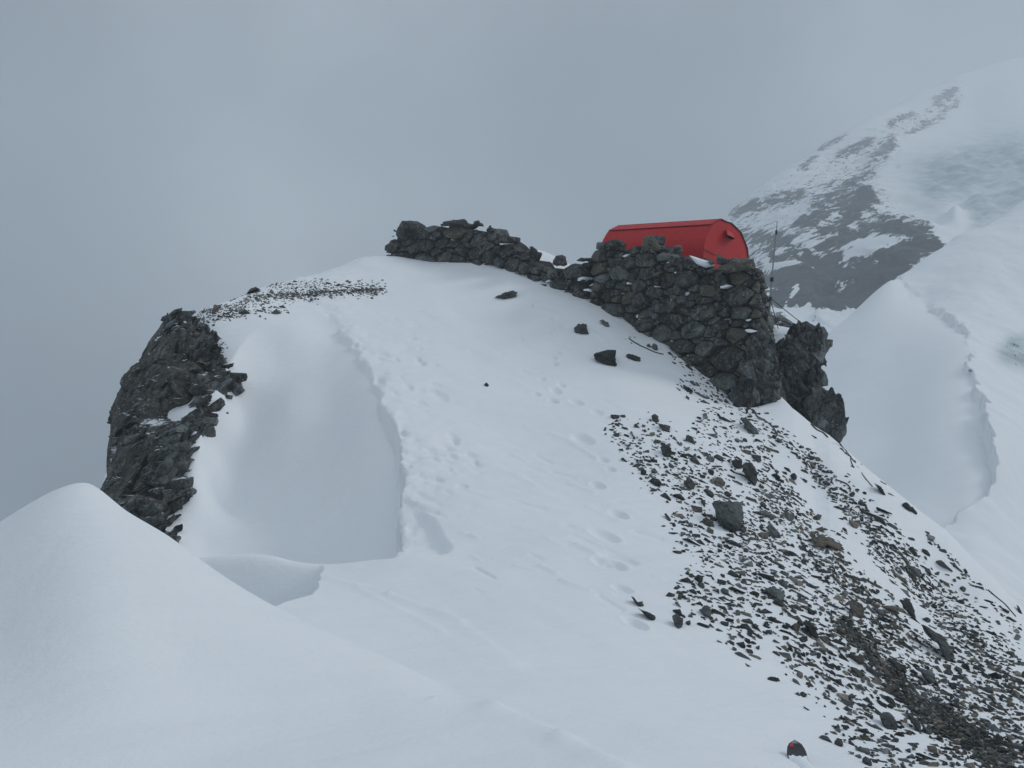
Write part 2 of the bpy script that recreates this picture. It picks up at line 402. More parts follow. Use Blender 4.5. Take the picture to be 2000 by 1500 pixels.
# low wind lips, crust edges and old dents on the snow
rl = random.Random(77)
def sd_(u, v, a): 
    dx, dy = a[2]-a[0], a[3]-a[1]
    t = np.clip(((u-a[0])*dx+(v-a[1])*dy)/(dx*dx+dy*dy), 0, 1)
    return u-a[0]-t*dx, v-a[1]-t*dy
LIPS = [(640, 1128, 760, 1160, 6, .016), (760, 1160, 900, 1212, 7, .014), (700, 1150, 860, 1230, 8, .012), (850, 1368, 960, 1380, 16, .020), (960, 1380, 1095, 1440, 18, .022), (1095, 1440, 1220, 1500, 18, .018),
 (860, 1190, 1000, 1290, 16, .010)]
for i in range(70):
    u_, v_ = rl.uniform(790, 1280), rl.uniform(590, 1180)
    if v_ > 1000 and u_ < 900: continue
    l_ = rl.uniform(12, 55); k_ = rl.uniform(.25, .6)
    LIPS.append((u_, v_, u_+l_, v_+l_*k_, rl.uniform(2.5, 6), rl.uniform(.006, .022)*rl.choice((1, 1, -1))))
for i in range(60):
    t_ = rl.random(); u_ = 690+t_*120+rl.uniform(-5, 130); v_ = 640+t_*300+rl.uniform(-30, 30)
    LIPS.append((u_, v_, u_+rl.uniform(3, 14), v_+rl.uniform(-2, 6), rl.uniform(3, 6), -rl.uniform(.015, .045)))
Vq = CY-Zg*FL/Yg
add = np.zeros_like(Zg)
for a in LIPS:
    bx = (U > min(a[0], a[2])-60) & (U < max(a[0], a[2])+60)
    cols = np.where(bx.any(0))[0]; c0, c1 = cols[0], cols[-1]+1
    du_, dv_ = sd_(U[:, c0:c1], Vq[:, c0:c1], a)
    d2 = (du_**2+(dv_*1.6)**2)/a[4]**2
    w_ = np.where(dv_ < 0, np.exp(-d2*2.2), np.exp(-d2*.35))       # sharp upper edge, long lee side
    y_ = hit((a[0]+a[2])/2, (a[1]+a[3])/2) or 10
    add[:, c0:c1] += a[5]*w_*(np.abs(Yg[:, c0:c1]-y_) < 3)
Zg = Zg+add

# ---- where the stones lie: strokes (u1, v1, u2, v2, half width, density, brown share)
STROKES = [(1200, 820, 1290, 955, 20, .75, .05), (1240, 835, 1400, 930, 34, .22, .15), (1330, 745, 1480, 830, 16, .6, .1), (1370, 810, 1560, 990, 52, .42, .15),
 (1300, 900, 1500, 1090, 45, .5, .3), (1310, 1010, 1400, 1090, 28, .5, .1), (1325, 1130, 1500, 1240, 45, .42, .1), (1480, 950, 1650, 1075, 38, .85, .75),
 (1420, 1050, 1640, 1240, 62, .7, .35), (1600, 1070, 1790, 1240, 48, .8, .7), (1640, 1180, 1830, 1370, 66, .85, .4), (1545, 1240, 1700, 1400, 50, .5, .25),
 (1640, 1400, 1760, 1510, 34, .5, .2), (1800, 1210, 1960, 1400, 46, .6, .6), (1800, 1360, 1990, 1530, 80, .9, .35), (1940, 1400, 2050, 1520, 60, .7, .4),
 (1465, 805, 1560, 890, 16, .65, .15), (1555, 885, 1700, 1020, 22, 1.0, .1), (1700, 1020, 1850, 1185, 26, 1.0, .05), (1850, 1185, 2060, 1410, 40, .9, .05),
 (1700, 1060, 1830, 1210, 28, .45, .1), (1880, 1300, 2010, 1400, 28, .35, .05),
 (400, 612, 480, 592, 10, 1.3, .3), (480, 585, 620, 573, 12, 1.5, .35), (600, 570, 755, 564, 11, 1.5, .35), (345, 618, 410, 602, 9, 1.3, .25), (345, 640, 430, 690, 20, .9, .1), (360, 632, 480, 610, 8, .8, .2), (440, 615, 560, 600, 10, .35, .2), (520, 560, 640, 553, 5, .8, .3), (395, 690, 440, 745, 16, .5, .1),
 (1640, 870, 1700, 935, 4, .5, 0), (1810, 1045, 1880, 1115, 5, .7, 0), (1880, 1115, 1990, 1235, 6, .7, 0), (1720, 950, 1800, 1020, 4, .15, 0), (1860, 1130, 1960, 1260, 14, .12, 0),
 (1310, 695, 1460, 800, 7, 1.0, .05), (1430, 660, 1500, 700, 10, .2, 0), (1215, 655, 1300, 692, 4, .25, 0)]
def seg_d(u, v, s):
    u1, v1, u2, v2 = s[:4]; dx, dy = u2-u1, v2-v1
    t = np.clip(((u-u1)*dx+(v-v1)*dy)/(dx*dx+dy*dy), 0, 1)
    return np.hypot(u-u1-t*dx, v-v1-t*dy)
V = CY-Zg*FL/Yg
soil = np.zeros_like(Zg)
for s, a in [((1640, 1215, 1740, 1310), .62), ((1700, 1260, 1790, 1380), .62), ((1830, 1385, 1960, 1490), .85), ((1480, 1000, 1640, 1060), .43), ((1620, 1090, 1760, 1230), .46), ((1760, 1250, 1880, 1360), .42), ((1790, 1380, 1860, 1440), .6), ((1560, 885, 1700, 1020), .26), ((1700, 1020, 1990, 1340), .28), ((500, 580, 740, 566), .40), ((1500, 1080, 1640, 1230), .28)]:
    wd = 26 if a > .5 else 18
    if s[0] < 800: wd = 8
    soil = np.maximum(soil, a*np.exp(-(seg_d(U, V, s)/wd)**2)*(Yg < np.where(U > 1500, 16, 24)))
hill = grid_mesh('snow_slope', X, Yg, Zg+CZ, M['snow'], {'soil': soil})

# ------------------------------------------------------------------ rock shapes
def rock_mesh(seed, flat=.6, n=16, detail=1, name='rock', mat=None, jitter=.05):
    r = random.Random(seed)
    bm = bmesh.new()
    for i in range(n):
        v = Vector((r.gauss(0, 1), r.gauss(0, 1), r.gauss(0, 1))).normalized()*r.uniform(.8, 1.05)
        v.x *= 1.0; v.y *= r.uniform(.62, .78); v.z *= flat
        bm.verts.new(v)
    res = bmesh.ops.convex_hull(bm, input=bm.verts)
    bmesh.ops.delete(bm, geom=[v for v in bm.verts if not v.link_faces], context='VERTS')
    bmesh.ops.bevel(bm, geom=list(bm.edges), offset=.07, segments=1, affect='EDGES', clamp_overlap=True)
    for d in range(detail):
        bmesh.ops.triangulate(bm, faces=bm.faces[:])
        bmesh.ops.subdivide_edges(bm, edges=[e for e in bm.edges if e.calc_length() > .35], cuts=1)
        for v in bm.verts: v.co += v.normal*r.uniform(-jitter, jitter)
    bmesh.ops.triangulate(bm, faces=bm.faces[:])
    me = bpy.data.meshes.new(name); bm.to_mesh(me); bm.free()
    if mat: me.materials.append(mat)
    return me
MATS3 = [M['rock'], M['rock_mid'], M['rock_brown']]
protos = {}
for mi, mt in enumerate(MATS3):
    protos[mi] = [rock_mesh(100+i*3, flat=[.5, .62, .72, .85, .55, .4, .7, .95][i], n=[9, 11, 8, 12, 9, 9, 13, 10][i], detail=1, name='stone', mat=mt) for i in range(8)]

def place_matrix(u, v, r, aspect=1.0, sink=.25, tang=None, yh=None):
    y = yh or hit(u, v)
    if y is None: return None
    x = (u-CX)/FL*y
    n = nrm(x, y)
    # long axis follows the fall line of the slope, where wind and gravity laid it
    y2 = hit(u+9, v+8)
    if y2 is None or abs(y2-y) > 1.0: t = Vector((1, -1, 0))
    else: t = P(u+9, v+8, y2)-P(u, v, y)
    t = (t-n*t.dot(n)).normalized()
    a = random.gauss(0, .65); b = n.cross(t)
    t = (t*math.cos(a)+b*math.sin(a)).normalized(); b = n.cross(t).normalized()
    flip = random.choice((-1, 1))
    nz = (n+Vector((random.gauss(0, .12), random.gauss(0, .12), 0))).normalized()
    b = nz.cross(t).normalized(); t = b.cross(nz)
    R = Matrix((t*flip, b*flip, nz)).transposed()
    s = Vector((r*aspect, r, r*random.uniform(.8, 1.25)))
    pos = Vector((x, y, ground(x, y)))+n*(r*(.35-sink))
    Mx = Matrix.Translation(pos) @ R.to_4x4() @ Matrix.Diagonal((*s, 1))
    return Mx

# ---- sample the scree
cand = []
def try_add(u, v, rpx, br, grid, cell=24, k=.5):
    gi, gj = int(u//cell), int(v//cell)
    for a in (-1, 0, 1):
        for b in (-1, 0, 1):
            for (x, y, q) in grid.get((gi+a, gj+b), ()):
                if (x-u)**2+(y-v)**2*1.5 < ((q+rpx)*k)**2: return False
    grid.setdefault((gi, gj), []).append((u, v, rpx)); return True
# named stones picked out from the photo: outline-built boulders come later; reserve their places
BOULD = [
 # name-label, outline px, y offset, material idx
 ('big blocky black boulder half way down the scree', [(1393, 985), (1405, 978), (1425, 976), (1443, 980), (1452, 1000), (1455, 1015), (1447, 1026), (1435, 1041), (1420, 1034), (1403, 1020), (1398, 1003)], 0),
 ('tall dark boulder leaning on a black one in the upper scree', [(1450, 905), (1468, 903), (1476, 916), (1481, 925), (1478, 940), (1475, 950), (1462, 935), (1450, 922)], 0),
 ('small black boulder touching the taller leaning one', [(1427, 900), (1436, 896), (1449, 898), (1450, 911), (1441, 916), (1431, 909)], 0),
 ('long grey wedge stone on the snow below the low wall', [(967, 580), (985, 571), (1003, 567), (1011, 571), (1010, 579), (990, 582), (983, 583)], 1),
 ('squat mid grey block alone on the upper snow', [(1121, 640), (1128, 631), (1145, 632), (1148, 644), (1152, 651), (1134, 652), (1122, 647)], 1),
 ('dark angular boulder alone in the snow right of the footprints', [(1159, 691), (1185, 683), (1203, 684), (1204, 700), (1204, 715), (1185, 711), (1162, 703)], 0),
 ('low dark double stone beside the angular boulder', [(1222, 694), (1228, 690), (1238, 693), (1250, 698), (1252, 704), (1240, 703), (1226, 699)], 0),
 ('grey flat stone under the wall with a small cube above it', [(1170, 625), (1178, 624), (1188, 630), (1192, 636), (1184, 637), (1174, 630)], 1),
 ('long dark slab lying down the slope under the wall corner', [(1446, 815), (1456, 814), (1468, 826), (1481, 838), (1482, 846), (1472, 848), (1460, 840), (1450, 826)], 0),
 ('pale brown rounded stone above the big black boulder', [(1393, 943), (1400, 930), (1412, 934), (1417, 943), (1412, 950), (1395, 950)], 2),
 ('square grey slab at the left of the upper scree', [(1332, 943), (1345, 932), (1361, 945), (1350, 956)], 1),
 ('upright black stone in the top left of the scree', [(1289, 874), (1297, 867), (1307, 870), (1313, 884), (1308, 893), (1296, 889)], 0),
 ('wide black slab under the lower left scree stones', [(1488, 1152), (1510, 1146), (1525, 1150), (1536, 1165), (1528, 1172), (1510, 1166)], 0),
 ('long smooth dark boulder with pale scratches near the right edge', [(1800, 1221), (1812, 1224), (1830, 1236), (1846, 1245), (1853, 1262), (1866, 1282), (1865, 1291), (1852, 1293), (1840, 1275), (1832, 1258), (1812, 1242)], 0),
 ('pointed dark boulder in the snow strip above the long smooth one', [(1758, 1172), (1772, 1168), (1781, 1178), (1786, 1192), (1790, 1208), (1776, 1198), (1763, 1186)], 0),
 ('large pale brown boulder in the middle of the lower scree', [(1655, 1176), (1670, 1171), (1685, 1180), (1688, 1196), (1679, 1208), (1666, 1202)], 2),
 ('rounded dark grey boulder right of the bare soil', [(1796, 1310), (1812, 1306), (1826, 1316), (1827, 1330), (1818, 1336), (1806, 1326)], 0),
 ('square dark stone at the lower left edge of the scree', [(1311, 1204), (1322, 1198), (1334, 1208), (1334, 1220), (1326, 1229), (1317, 1220)], 0),
 ('black tilted block left of the wide black slab', [(1365, 1190), (1376, 1182), (1391, 1190), (1388, 1204), (1375, 1202)], 0),
 ('dark boulder near the bottom edge of the photo', [(1716, 1393), (1738, 1390), (1752, 1408), (1752, 1425), (1735, 1426), (1722, 1412)], 0),
 ('blue grey slab right of the dark boulder near the bottom', [(1769, 1388), (1782, 1396), (1798, 1412), (1801, 1432), (1790, 1424), (1776, 1406)], 1),
 ('knobbly dark stone at the left rim of the lower scree', [(1568, 1215), (1580, 1211), (1592, 1222), (1600, 1244), (1592, 1248), (1578, 1235)], 0),
 ('flat dark slab in the mid scree with an overhanging edge', [(1410, 1052), (1430, 1054), (1455, 1065), (1444, 1066), (1424, 1060)], 0),
 ('dark rounded stone right of the big black boulder', [(1497, 1030), (1506, 1022), (1518, 1034), (1527, 1045), (1518, 1051), (1505, 1044)], 0),
 ('brown boulder crest standing on the rib of the scree', [(1585, 1052), (1600, 1046), (1618, 1048), (1646, 1065), (1640, 1071), (1615, 1066), (1600, 1075), (1590, 1066)], 2),
 ('dark lump of stone standing alone in the snow gully', [(1706, 1138), (1709, 1132), (1712, 1137), (1711, 1143), (1706, 1142)], 0),
 ('thin dark slab alone on the snow ridge at the skyline', [(1707, 943), (1717, 948), (1726, 957), (1731, 966), (1722, 962), (1712, 951)], 0),
 ('dark triangular stone poking from the snow at the far right', [(1985, 1181), (1990, 1184), (1998, 1198), (1990, 1195)], 0),
 ('small dark stone poking from the open snow centre', [(945, 751), (950, 747), (955, 752), (951, 755)], 0),
 ('curved dark stone left of the scree with snow inside its bend', [(1233, 1165), (1238, 1166), (1245, 1176), (1256, 1174), (1258, 1181), (1248, 1184), (1238, 1176)], 0),
 ('long dark slab below the curved stone left of the scree', [(1246, 1188), (1262, 1193), (1280, 1204), (1279, 1211), (1268, 1207), (1256, 1198)], 0),
 ('round grey stone in the snow above the scree', [(1272, 813), (1279, 808), (1286, 812), (1287, 822), (1280, 825), (1273, 820)], 1),
 ('flat grey stone beside the round one above the scree', [(1284, 826), (1297, 828), (1311, 832), (1306, 842), (1294, 838)], 1),
 ('pale grey stone wedge on the wall side of the upper snow', [(1272, 676), (1278, 670), (1284, 674), (1285, 682), (1278, 684)], 1),
 ('dark stone alone in the snow right below the big wall', [(1332, 752), (1346, 756), (1353, 762), (1352, 766), (1342, 765)], 0),
 ('tan boulder at the left end of the summit pebbles', [(480, 572), (488, 564), (500, 560), (510, 566), (505, 571), (490, 574)], 2),
 ('grey stone on the snow beside the left cliff', [(426, 700), (434, 697), (443, 699), (441, 708), (434, 714), (427, 710)], 1),
]
grid = {}
boulder_boxes = []
for lb, pts, mi in BOULD:
    c = np.mean(pts, 0); rr = max(np.ptp(np.array(pts)[:, 0]), np.ptp(np.array(pts)[:, 1]))*.5
    grid.setdefault((int(c[0]//24), int(c[1]//24)), []).append((c[0], c[1], rr*.8))
GAPS = [(1530, 895, 1615, 1000), (1615, 1000, 1682, 1105), (1682, 1105, 1745, 1165), (1745, 1165, 1800, 1212)]
def samp(s, n, rlo, rhi, pw):
    u1, v1, u2, v2, w, d, br = s
    out = 0
    L_ = math.hypot(u2-u1, v2-v1)
    for i in range(n):
        t = random.random()
        wv = w*random.gauss(0, .54)
        px, py = -(v2-v1)/L_, (u2-u1)/L_
        u = u1+(u2-u1)*t+px*wv+random.gauss(0, 3); v = v1+(v2-v1)*t+py*wv+random.gauss(0, 3)
        if u < -20 or u > 2060 or v > 1530: continue
        # patchiness
        pt = float(vnoise(np.array([u/26.]), np.array([v/22.]), np.array([.5]), 77)[0])
        if pt < -.2 and random.random() < .7: continue
        rm = rlo*(random.random()**(-1/pw)); rm = min(rm, rhi)
        if u > 1500 and any(float(seg_d(u, v, g_)) < 21 for g_ in GAPS) and random.random() < .93: continue
        y = hit(u, v)
        if y is None or y > 27: continue
        rpx = rm*FL/y
        if rpx > 17: rm *= 17/rpx*random.uniform(.6, 1); rpx = rm*FL/y
        if rpx < 1.2: continue
        if u > 1500 and hit(u, v-6) and hit(u, v-6) > 18.5: continue
        if not try_add(u, v, rpx, br, grid): continue
        cand.append((rpx, u, v, rm, br, y)); out += 1
    return out
for s in STROKES:
    L_ = math.hypot(s[2]-s[0], s[3]-s[1]); area = L_*s[4]*2.2
    top = s[0] < 800
    far = s[1] < 700 and not top
    n = int(area*s[5]/(38 if not top else 15))
    near = s[1] > 1150
    samp(s, int(n*(1.5 if near else 2.3)), .024 if top else .028, .17 if not top else .12, 1.5 if not top else 2.2)
cand.sort(reverse=True)
print('stones', len(cand))

def stone_mat(u, v, br):
    t = random.random()
    if t < br: return 2
    if u < 800: return 1 if t < .8 else 0
    return 1 if t < br+(1-br)*.42 else 0
sv, sf, sm = [], [], []; vo = 0
pdata = {}
for mi in protos:
    for k, me in enumerate(protos[mi]):
        if k not in pdata:
            co = np.empty(len(me.vertices)*3); me.vertices.foreach_get('co', co)
            fa = np.array([p.vertices[:] for p in me.polygons]); pdata[k] = (co.reshape(-1, 3), fa)
COLN = ['dark grey', 'mid grey', 'pale brown']
n_ind = 0
ZONES = [(lambda u, v: u < 800, 'in the pebble patch on the hill top', 'stones in the pebble patch on the hill top'),
 (lambda u, v: v < (u-1300)*.62+700 and u < 1490, 'in the snow just under the high wall', 'stones just under the high wall'),
 (lambda u, v: v < (u-1465)*1.02+850, 'in the narrow band along the right ridge', 'stones in the narrow right band'),
 (lambda u, v: v < 1000, 'in the upper part of the wide scree', 'stones in the upper wide scree'),
 (lambda u, v: v < 1200, 'in the middle of the wide scree', 'stones in the middle wide scree'),
 (lambda u, v: True, 'in the lowest part of the wide scree', 'stones in the lowest wide scree')]
for (rpx, u, v, rm, br, y) in cand:
    mi = stone_mat(u, v, br); k = random.randrange(8)
    asp = random.uniform(1.05, 1.75)
    Mx = place_matrix(u, v, rm, asp, sink=random.uniform(.22, .58), yh=y)
    if Mx is None: continue
    if n_ind < 300-len(BOULD):
        o = bpy.data.objects.new('stone', protos[mi][k]); COL.objects.link(o); o.matrix_world = Mx
        zn = next(z for z in ZONES if z[0](u, v))
        shp = ['flat', 'flat', 'chunky', 'chunky', 'flat', 'thin', 'angular', 'chunky'][k]
        tag(o, f'{shp} {COLN[mi]} stone half buried in snow {zn[1]}', 'stone', f'{COLN[mi]} {shp} {zn[2]}')
        n_ind += 1
    else:
        co, fa = pdata[k]
        A = np.array(Mx); w = co @ A[:3, :3].T+A[:3, 3]
        sv.append(w); sf.append(fa+vo); sm += [mi]*len(fa); vo += len(w)
# gravel between the bigger stones
for s in STROKES:
    if s[1] < 780 and s[0] > 800: continue
    L_ = math.hypot(s[2]-s[0], s[3]-s[1])
    for i in range(int(L_*s[4]*s[5]/(38 if s[0] > 800 else 26))):
        t = random.random(); wv = s[4]*random.gauss(0, .6)
        u = s[0]+(s[2]-s[0])*t-(s[3]-s[1])/L_*wv; v = s[1]+(s[3]-s[1])*t+(s[2]-s[0])/L_*wv
        if u > 1500 and any(float(seg_d(u, v, g_)) < 22 for g_ in GAPS): continue
        if u > 2040 or v > 1520: continue
        y = hit(u, v)
        if y is None or y > 26: continue
        k = random.randrange(8); Mx = place_matrix(u, v, random.uniform(.009, .026)*(1.3 if y > 13 else 1), random.uniform(1.0, 1.8), .15, yh=y)
        co, fa = pdata[k]; A = np.array(Mx); w_ = co @ A[:3, :3].T+A[:3, 3]
        sv.append(w_); sf.append(fa+vo); sm += [stone_mat(u, v, s[6])]*len(fa); vo += len(w_)
# finest rubble on the bare soil
for s in [(1640, 1215, 1790, 1380, 22), (1830, 1385, 1970, 1500, 30), (1790, 1370, 1850, 1430, 14), (1560, 890, 1990, 1350, 16), (500, 580, 750, 566, 8), (1480, 990, 1760, 1230, 34)]:
    for i in range(420):
        t = random.random(); w = random.gauss(0, .6)*s[4]
        u = s[0]+(s[2]-s[0])*t-w*.7; v = s[1]+(s[3]-s[1])*t+w*.7
        y = hit(u, v)
        if y is None or y > 26: continue
        k = random.randrange(8); Mx = place_matrix(u, v, random.uniform(.012, .032), random.uniform(1.1, 1.8), .1, yh=y)
        co, fa = pdata[k]; A = np.array(Mx); w_ = co @ A[:3, :3].T+A[:3, 3]
        sv.append(w_); sf.append(fa+vo); sm += [random.choice((0, 0, 1, 2) if s[0] > 800 else (1, 1, 2, 0))]*len(fa); vo += len(w_)
me = bpy.data.meshes.new('scree')
me.from_pydata(np.concatenate(sv).tolist(), [], np.concatenate(sf).tolist())
for mt in MATS3: me.materials.append(mt)
me.polygons.foreach_set('material_index', sm)
o = bpy.data.objects.new('scree', me); COL.objects.link(o)
tag(o, 'small dark and brown rubble scattered through the snow of the slope', 'scree', kind='stuff')

# ---- solid bodies built from an outline: real thickness, bulging front and back, fractured
def ray_poly_resample(pts, n):
    pts = [Vector(p) for p in pts]; seg = []
    for i in range(len(pts)): seg.append((pts[(i+1) % len(pts)]-pts[i]).length)
    T = sum(seg); out = []
    for k in range(n):
        d = T*k/n; i = 0
        while d > seg[i]: d -= seg[i]; i += 1
        out.append(pts[i].lerp(pts[(i+1) % len(pts)], d/seg[i] if seg[i] else 0))
    return out
def pillow(name, outline, yf, depth, mat, amp=.1, fsc=.35, parent=None, n=64, rings=14, fine=.0, flatness=.5, seed=0, lean=0.0, back=None):
    """yf(u,v) -> distance of the outline; the body bulges 'depth' metres towards and away from the viewer"""
    o2 = ray_poly_resample([(p[0], p[1]) for p in outline], n)
    c = sum(o2, Vector((0, 0)))/n
    pts = []
    for side in (-1, 1):
        for r in range(rings+1):
            if side == 1 and r == 0: continue
            t = 1-r/rings
            for k in range(n):
                q = c.lerp(o2[k], t if r < rings else .0)
                prof = (1-t**3.2)**flatness
                d = depth if side == -1 else (back if back is not None else depth)
                y = yf(q.x, q.y)+side*d*prof+lean*(q.y-c.y)
                pts.append(P(q.x, q.y, y))
    Vv = np.array([tuple(p) for p in pts])
    R = rings+1
    def vid(side, r, k):
        k %= n
        if side == 0 or r == 0: return r*n+k
        return R*n+(r-1)*n+k
    F_ = []
    for side in (0, 1):
        for r in range(rings):
            for k in range(n):
                a, b, c2, d2 = vid(side, r, k), vid(side, r, k+1), vid(side, r+1, k+1), vid(side, r+1, k)
                F_.append((a, d2, c2, b) if side == 0 else (a, b, c2, d2))
    cen = Vv.mean(0)
    D = Vv-cen; D /= np.linalg.norm(D, axis=1)[:, None]+1e-9
    x, y, z = Vv[:, 0]+seed, Vv[:, 1], Vv[:, 2]
    f = facets(x, y, z, fsc)*amp+facets(x, y, z, fsc*.37, 15)*amp*.4
    if fine: f = f+fbm(x*6, y*6, z*6, 3, 5)*fine
    rimw = np.array([1.0]*n*2+[1.0]*(len(Vv)-2*n)); rimw[:n] = .35; rimw[n:2*n] = .7
    if n > 100: f = f*rimw
    Vv = Vv+D*f[:, None]
    bm = bmesh.new()
    vs = [bm.verts.new(p) for p in Vv]
    for q in F_:
        try: bm.faces.new([vs[i] for i in q])
        except ValueError: pass
    bmesh.ops.remove_doubles(bm, verts=bm.verts, dist=.0008)
    bmesh.ops.recalc_face_normals(bm, faces=bm.faces)
    me = bpy.data.meshes.new(name); me.materials.append(mat)
    org = Vector(cen)
    bmesh.ops.translate(bm, verts=bm.verts, vec=-org)
    bm.to_mesh(me); bm.free()
    o = bpy.data.objects.new(name, me); COL.objects.link(o); o.location = org
    if parent is not None: o.parent = parent; o.location = org-Vector(parent.location)
    return o
for i, (lb, pts, mi) in enumerate(BOULD):
    a = np.array(pts, float); w = np.ptp(a[:, 0]); h = np.ptp(a[:, 1])
    lo = a[a[:, 1].argmax()]; cu = a[:, 0].mean()
    yb = hit(cu, a[:, 1].max()-h*.12)
    if yb is None: yb = hit(cu, a[:, 1].max()+3) or 18
    size = min(w, h*1.4)/FL*yb
    m_ = [M['rock'], M['rock_mid'], M['rock_brown']][mi]
    # the foot of the stone runs a little into the snow
    pts2 = [(p[0], p[1]+(3 if p[1] > a[:, 1].mean()+h*.25 else 0)) for p in pts]
    sc = FL/yb
    yy = lambda u, v, yb=yb: (hit(u, min(v, a[:, 1].max())) or yb)*.35+yb*.65
    o = pillow('boulder' if size > .22 else 'stone', pts2, yy, size*.42, m_, amp=size*.10, fsc=max(.06, size*.42), n=40, rings=7, seed=i*3.1, flatness=.6)
    tag(o, lb, 'boulder' if size > .22 else 'stone', 'boulders and stones picked out on the slope')

# ------------------------------------------------------------------ left cliff
def cliff():
    vs_ = np.linspace(606, 1130, 300)
    ss = np.concatenate([np.linspace(-.12, 1, 230), np.linspace(1.02, 1.9, 40)])
    ul = lambda v: np.interp(v, [606, 614, 640, 665, 700, 720, 745, 760, 800, 830, 900, 930, 958, 1040, 1130], [345, 336, 318, 300, 282, 262, 246, 240, 225, 216, 211, 214, 202, 160, 130])
    ur = lambda v: np.interp(v, [606, 620, 640, 680, 735, 760, 800, 840, 880, 940, 965, 1000, 1035, 1060, 1130], [346, 352, 376, 412, 436, 428, 392, 385, 352, 335, 350, 326, 336, 345, 345])
    Sg, Vg = np.meshgrid(ss, vs_)
    L_, R_ = ul(Vg), ur(Vg)
    s1 = np.clip(Sg, -1, 1)
    Ug = R_+(L_-R_)*s1
    YR = np.array([[hit(float(r), float(v)) or 14 for r in (rr,)] for rr, v in zip(ur(vs_), vs_)])[:, 0]
    # smooth the attachment distance down the rows
    YR = np.interp(vs_, [606, 660, 735, 800, 880, 960, 1040, 1130], [19.5, 18.1, 17.0, 16.1, 15.1, 14.2, 13.4, 12.4])
    Yc = YR[:, None]+np.where(Sg < 1, .9*sst(np.clip(Sg, 0, 1))**1.5-.55*np.sin(np.clip(Sg, 0, 1)*np.pi)**.8, .9)
    Yc = Yc+np.where(Sg < 0, -Sg*3.0, 0)
    back = np.clip(Sg-1, 0, 1)
    Yc = Yc+back*5.0
    Ug = Ug+np.where(Sg > 1, 12*np.sin(np.clip(back*3.2, 0, 1.57))*-1+60*back**2, 0)
    X_ = (Ug-CX)/FL*Yc; Z_ = CZ+(CY-Vg)/FL*Yc
    # displacement mostly towards the viewer / left
    xr = X_*.85+Z_*.5; zr = -X_*.5+Z_*.85
    f = facets(xr, Yc, zr*.6, 1.3, 5, 1.5, .25, .10)*.42+facets(xr, Yc, zr*.7, .45, 25, 1.4, .3, .2)*.15+facets(xr, Yc, zr, .17, 35, 1.2, .5, .2)*.05+fbm(X_*.6, Yc*.6, Z_*.6, 3, 3)*.14+fbm(X_*7, Yc*7, Z_*7, 3, 13)*.012
    # dark recess under the overhang
    cave = np.exp(-(((Ug-335)/52)**2+((Vg-795+(Ug-335)*.25)/17)**2))
    lip = np.exp(-(((Ug-370)/45)**2+((Vg-745)/32)**2))
    f = f*np.interp(Sg, [0, .45, .75, 1], [1.1, .85, .40, .45])
    f = f-.95*cave+.30*lip
    bnd = np.exp(-((Sg-1)/.05)**2)
    f2 = f*np.where(Sg > 1, .5, 1)
    dirx, diry, dirz = -.35, -.85, .2
    X_ = X_+dirx*f2; Yc2 = Yc+diry*f2; Z_ = Z_+dirz*f2*.6
    o = grid_mesh('cliff', X_, Yc2, Z_, M['cliff'], kind=None, smooth=False)
    blocks = []
    for i in range(150):
        a_, b_ = random.randrange(8, 290), random.randrange(20, 95)
        if cave[a_, b_] > .5: continue
        blocks.append((X_[a_, b_], Yc2[a_, b_], Z_[a_, b_], random.uniform(.07, .30)))
    return o, blocks
o, CB = cliff(); tag(o, 'dark craggy rock cliff at the left end of the snowy hill', 'cliff')
cl_root = o; Vs, Fs, nv = [], [], 0
r_ = random.Random(5)
for (u1, v1, u2, v2, w, n_, lo, hi) in [(338, 628, 400, 690, 16, 70, .05, .13), (385, 690, 425, 760, 14, 60, .07, .22), (400, 780, 335, 930, 12, 70, .05, .17), (330, 930, 345, 975, 9, 22, .06, .2), (345, 975, 325, 1040, 10, 40, .05, .14), (300, 960, 240, 1000, 18, 30, .06, .14), (270, 860, 330, 930, 30, 50, .05, .13)]:
    for i in range(n_):
        t = r_.random(); u = u1+(u2-u1)*t+r_.gauss(0, w*.6); v = v1+(v2-v1)*t+r_.gauss(0, w*.6)
        y = np.interp(v, [606, 660, 735, 800, 880, 960, 1040, 1130], [19.5, 18.1, 17.0, 16.1, 15.1, 14.2, 13.4, 12.4])-.05+r_.uniform(-.1, .15)
        ye = hit(u, v)
        if ye is not None and ye > 9 and abs(ye-y) < 1.5: y = min(y, ye) if u > 345 else y
        if u > 350 and ye and ye > 9: y = ye
        rr = r_.uniform(lo, hi); co, fa = pdata[r_.randrange(8)]
        Mx = Matrix.Translation(P(u, v, y)) @ Matrix.Rotation(-.75+r_.gauss(0, .25), 4, 'Y') @ Matrix.Rotation(r_.uniform(-.5, .5), 4, 'X') @ Matrix.Diagonal((rr*1.6, rr*1.1, rr*.7, 1))
        A = np.array(Mx); Vs.append(co @ A[:3, :3].T+A[:3, 3]); Fs += (fa+nv).tolist(); nv += len(co)
for (x_, y_, z_, rr) in CB:
    co, fa = pdata[r_.randrange(8)]
    Mx = Matrix.Translation((x_, y_+rr*.35, z_)) @ Matrix.Rotation(-.6+r_.gauss(0, .3), 4, 'Y') @ Matrix.Rotation(r_.uniform(-.6, .6), 4, 'X') @ Matrix.Diagonal((rr*1.3, rr*1.1, rr*1.0, 1))
    A = np.array(Mx); Vs.append(co @ A[:3, :3].T+A[:3, 3]); Fs += (fa+nv).tolist(); nv += len(co)
ch = mesh_np('broken_edge', np.concatenate(Vs), Fs, M['crag']); ch.parent = cl_root; ch['kind'] = 'stuff'

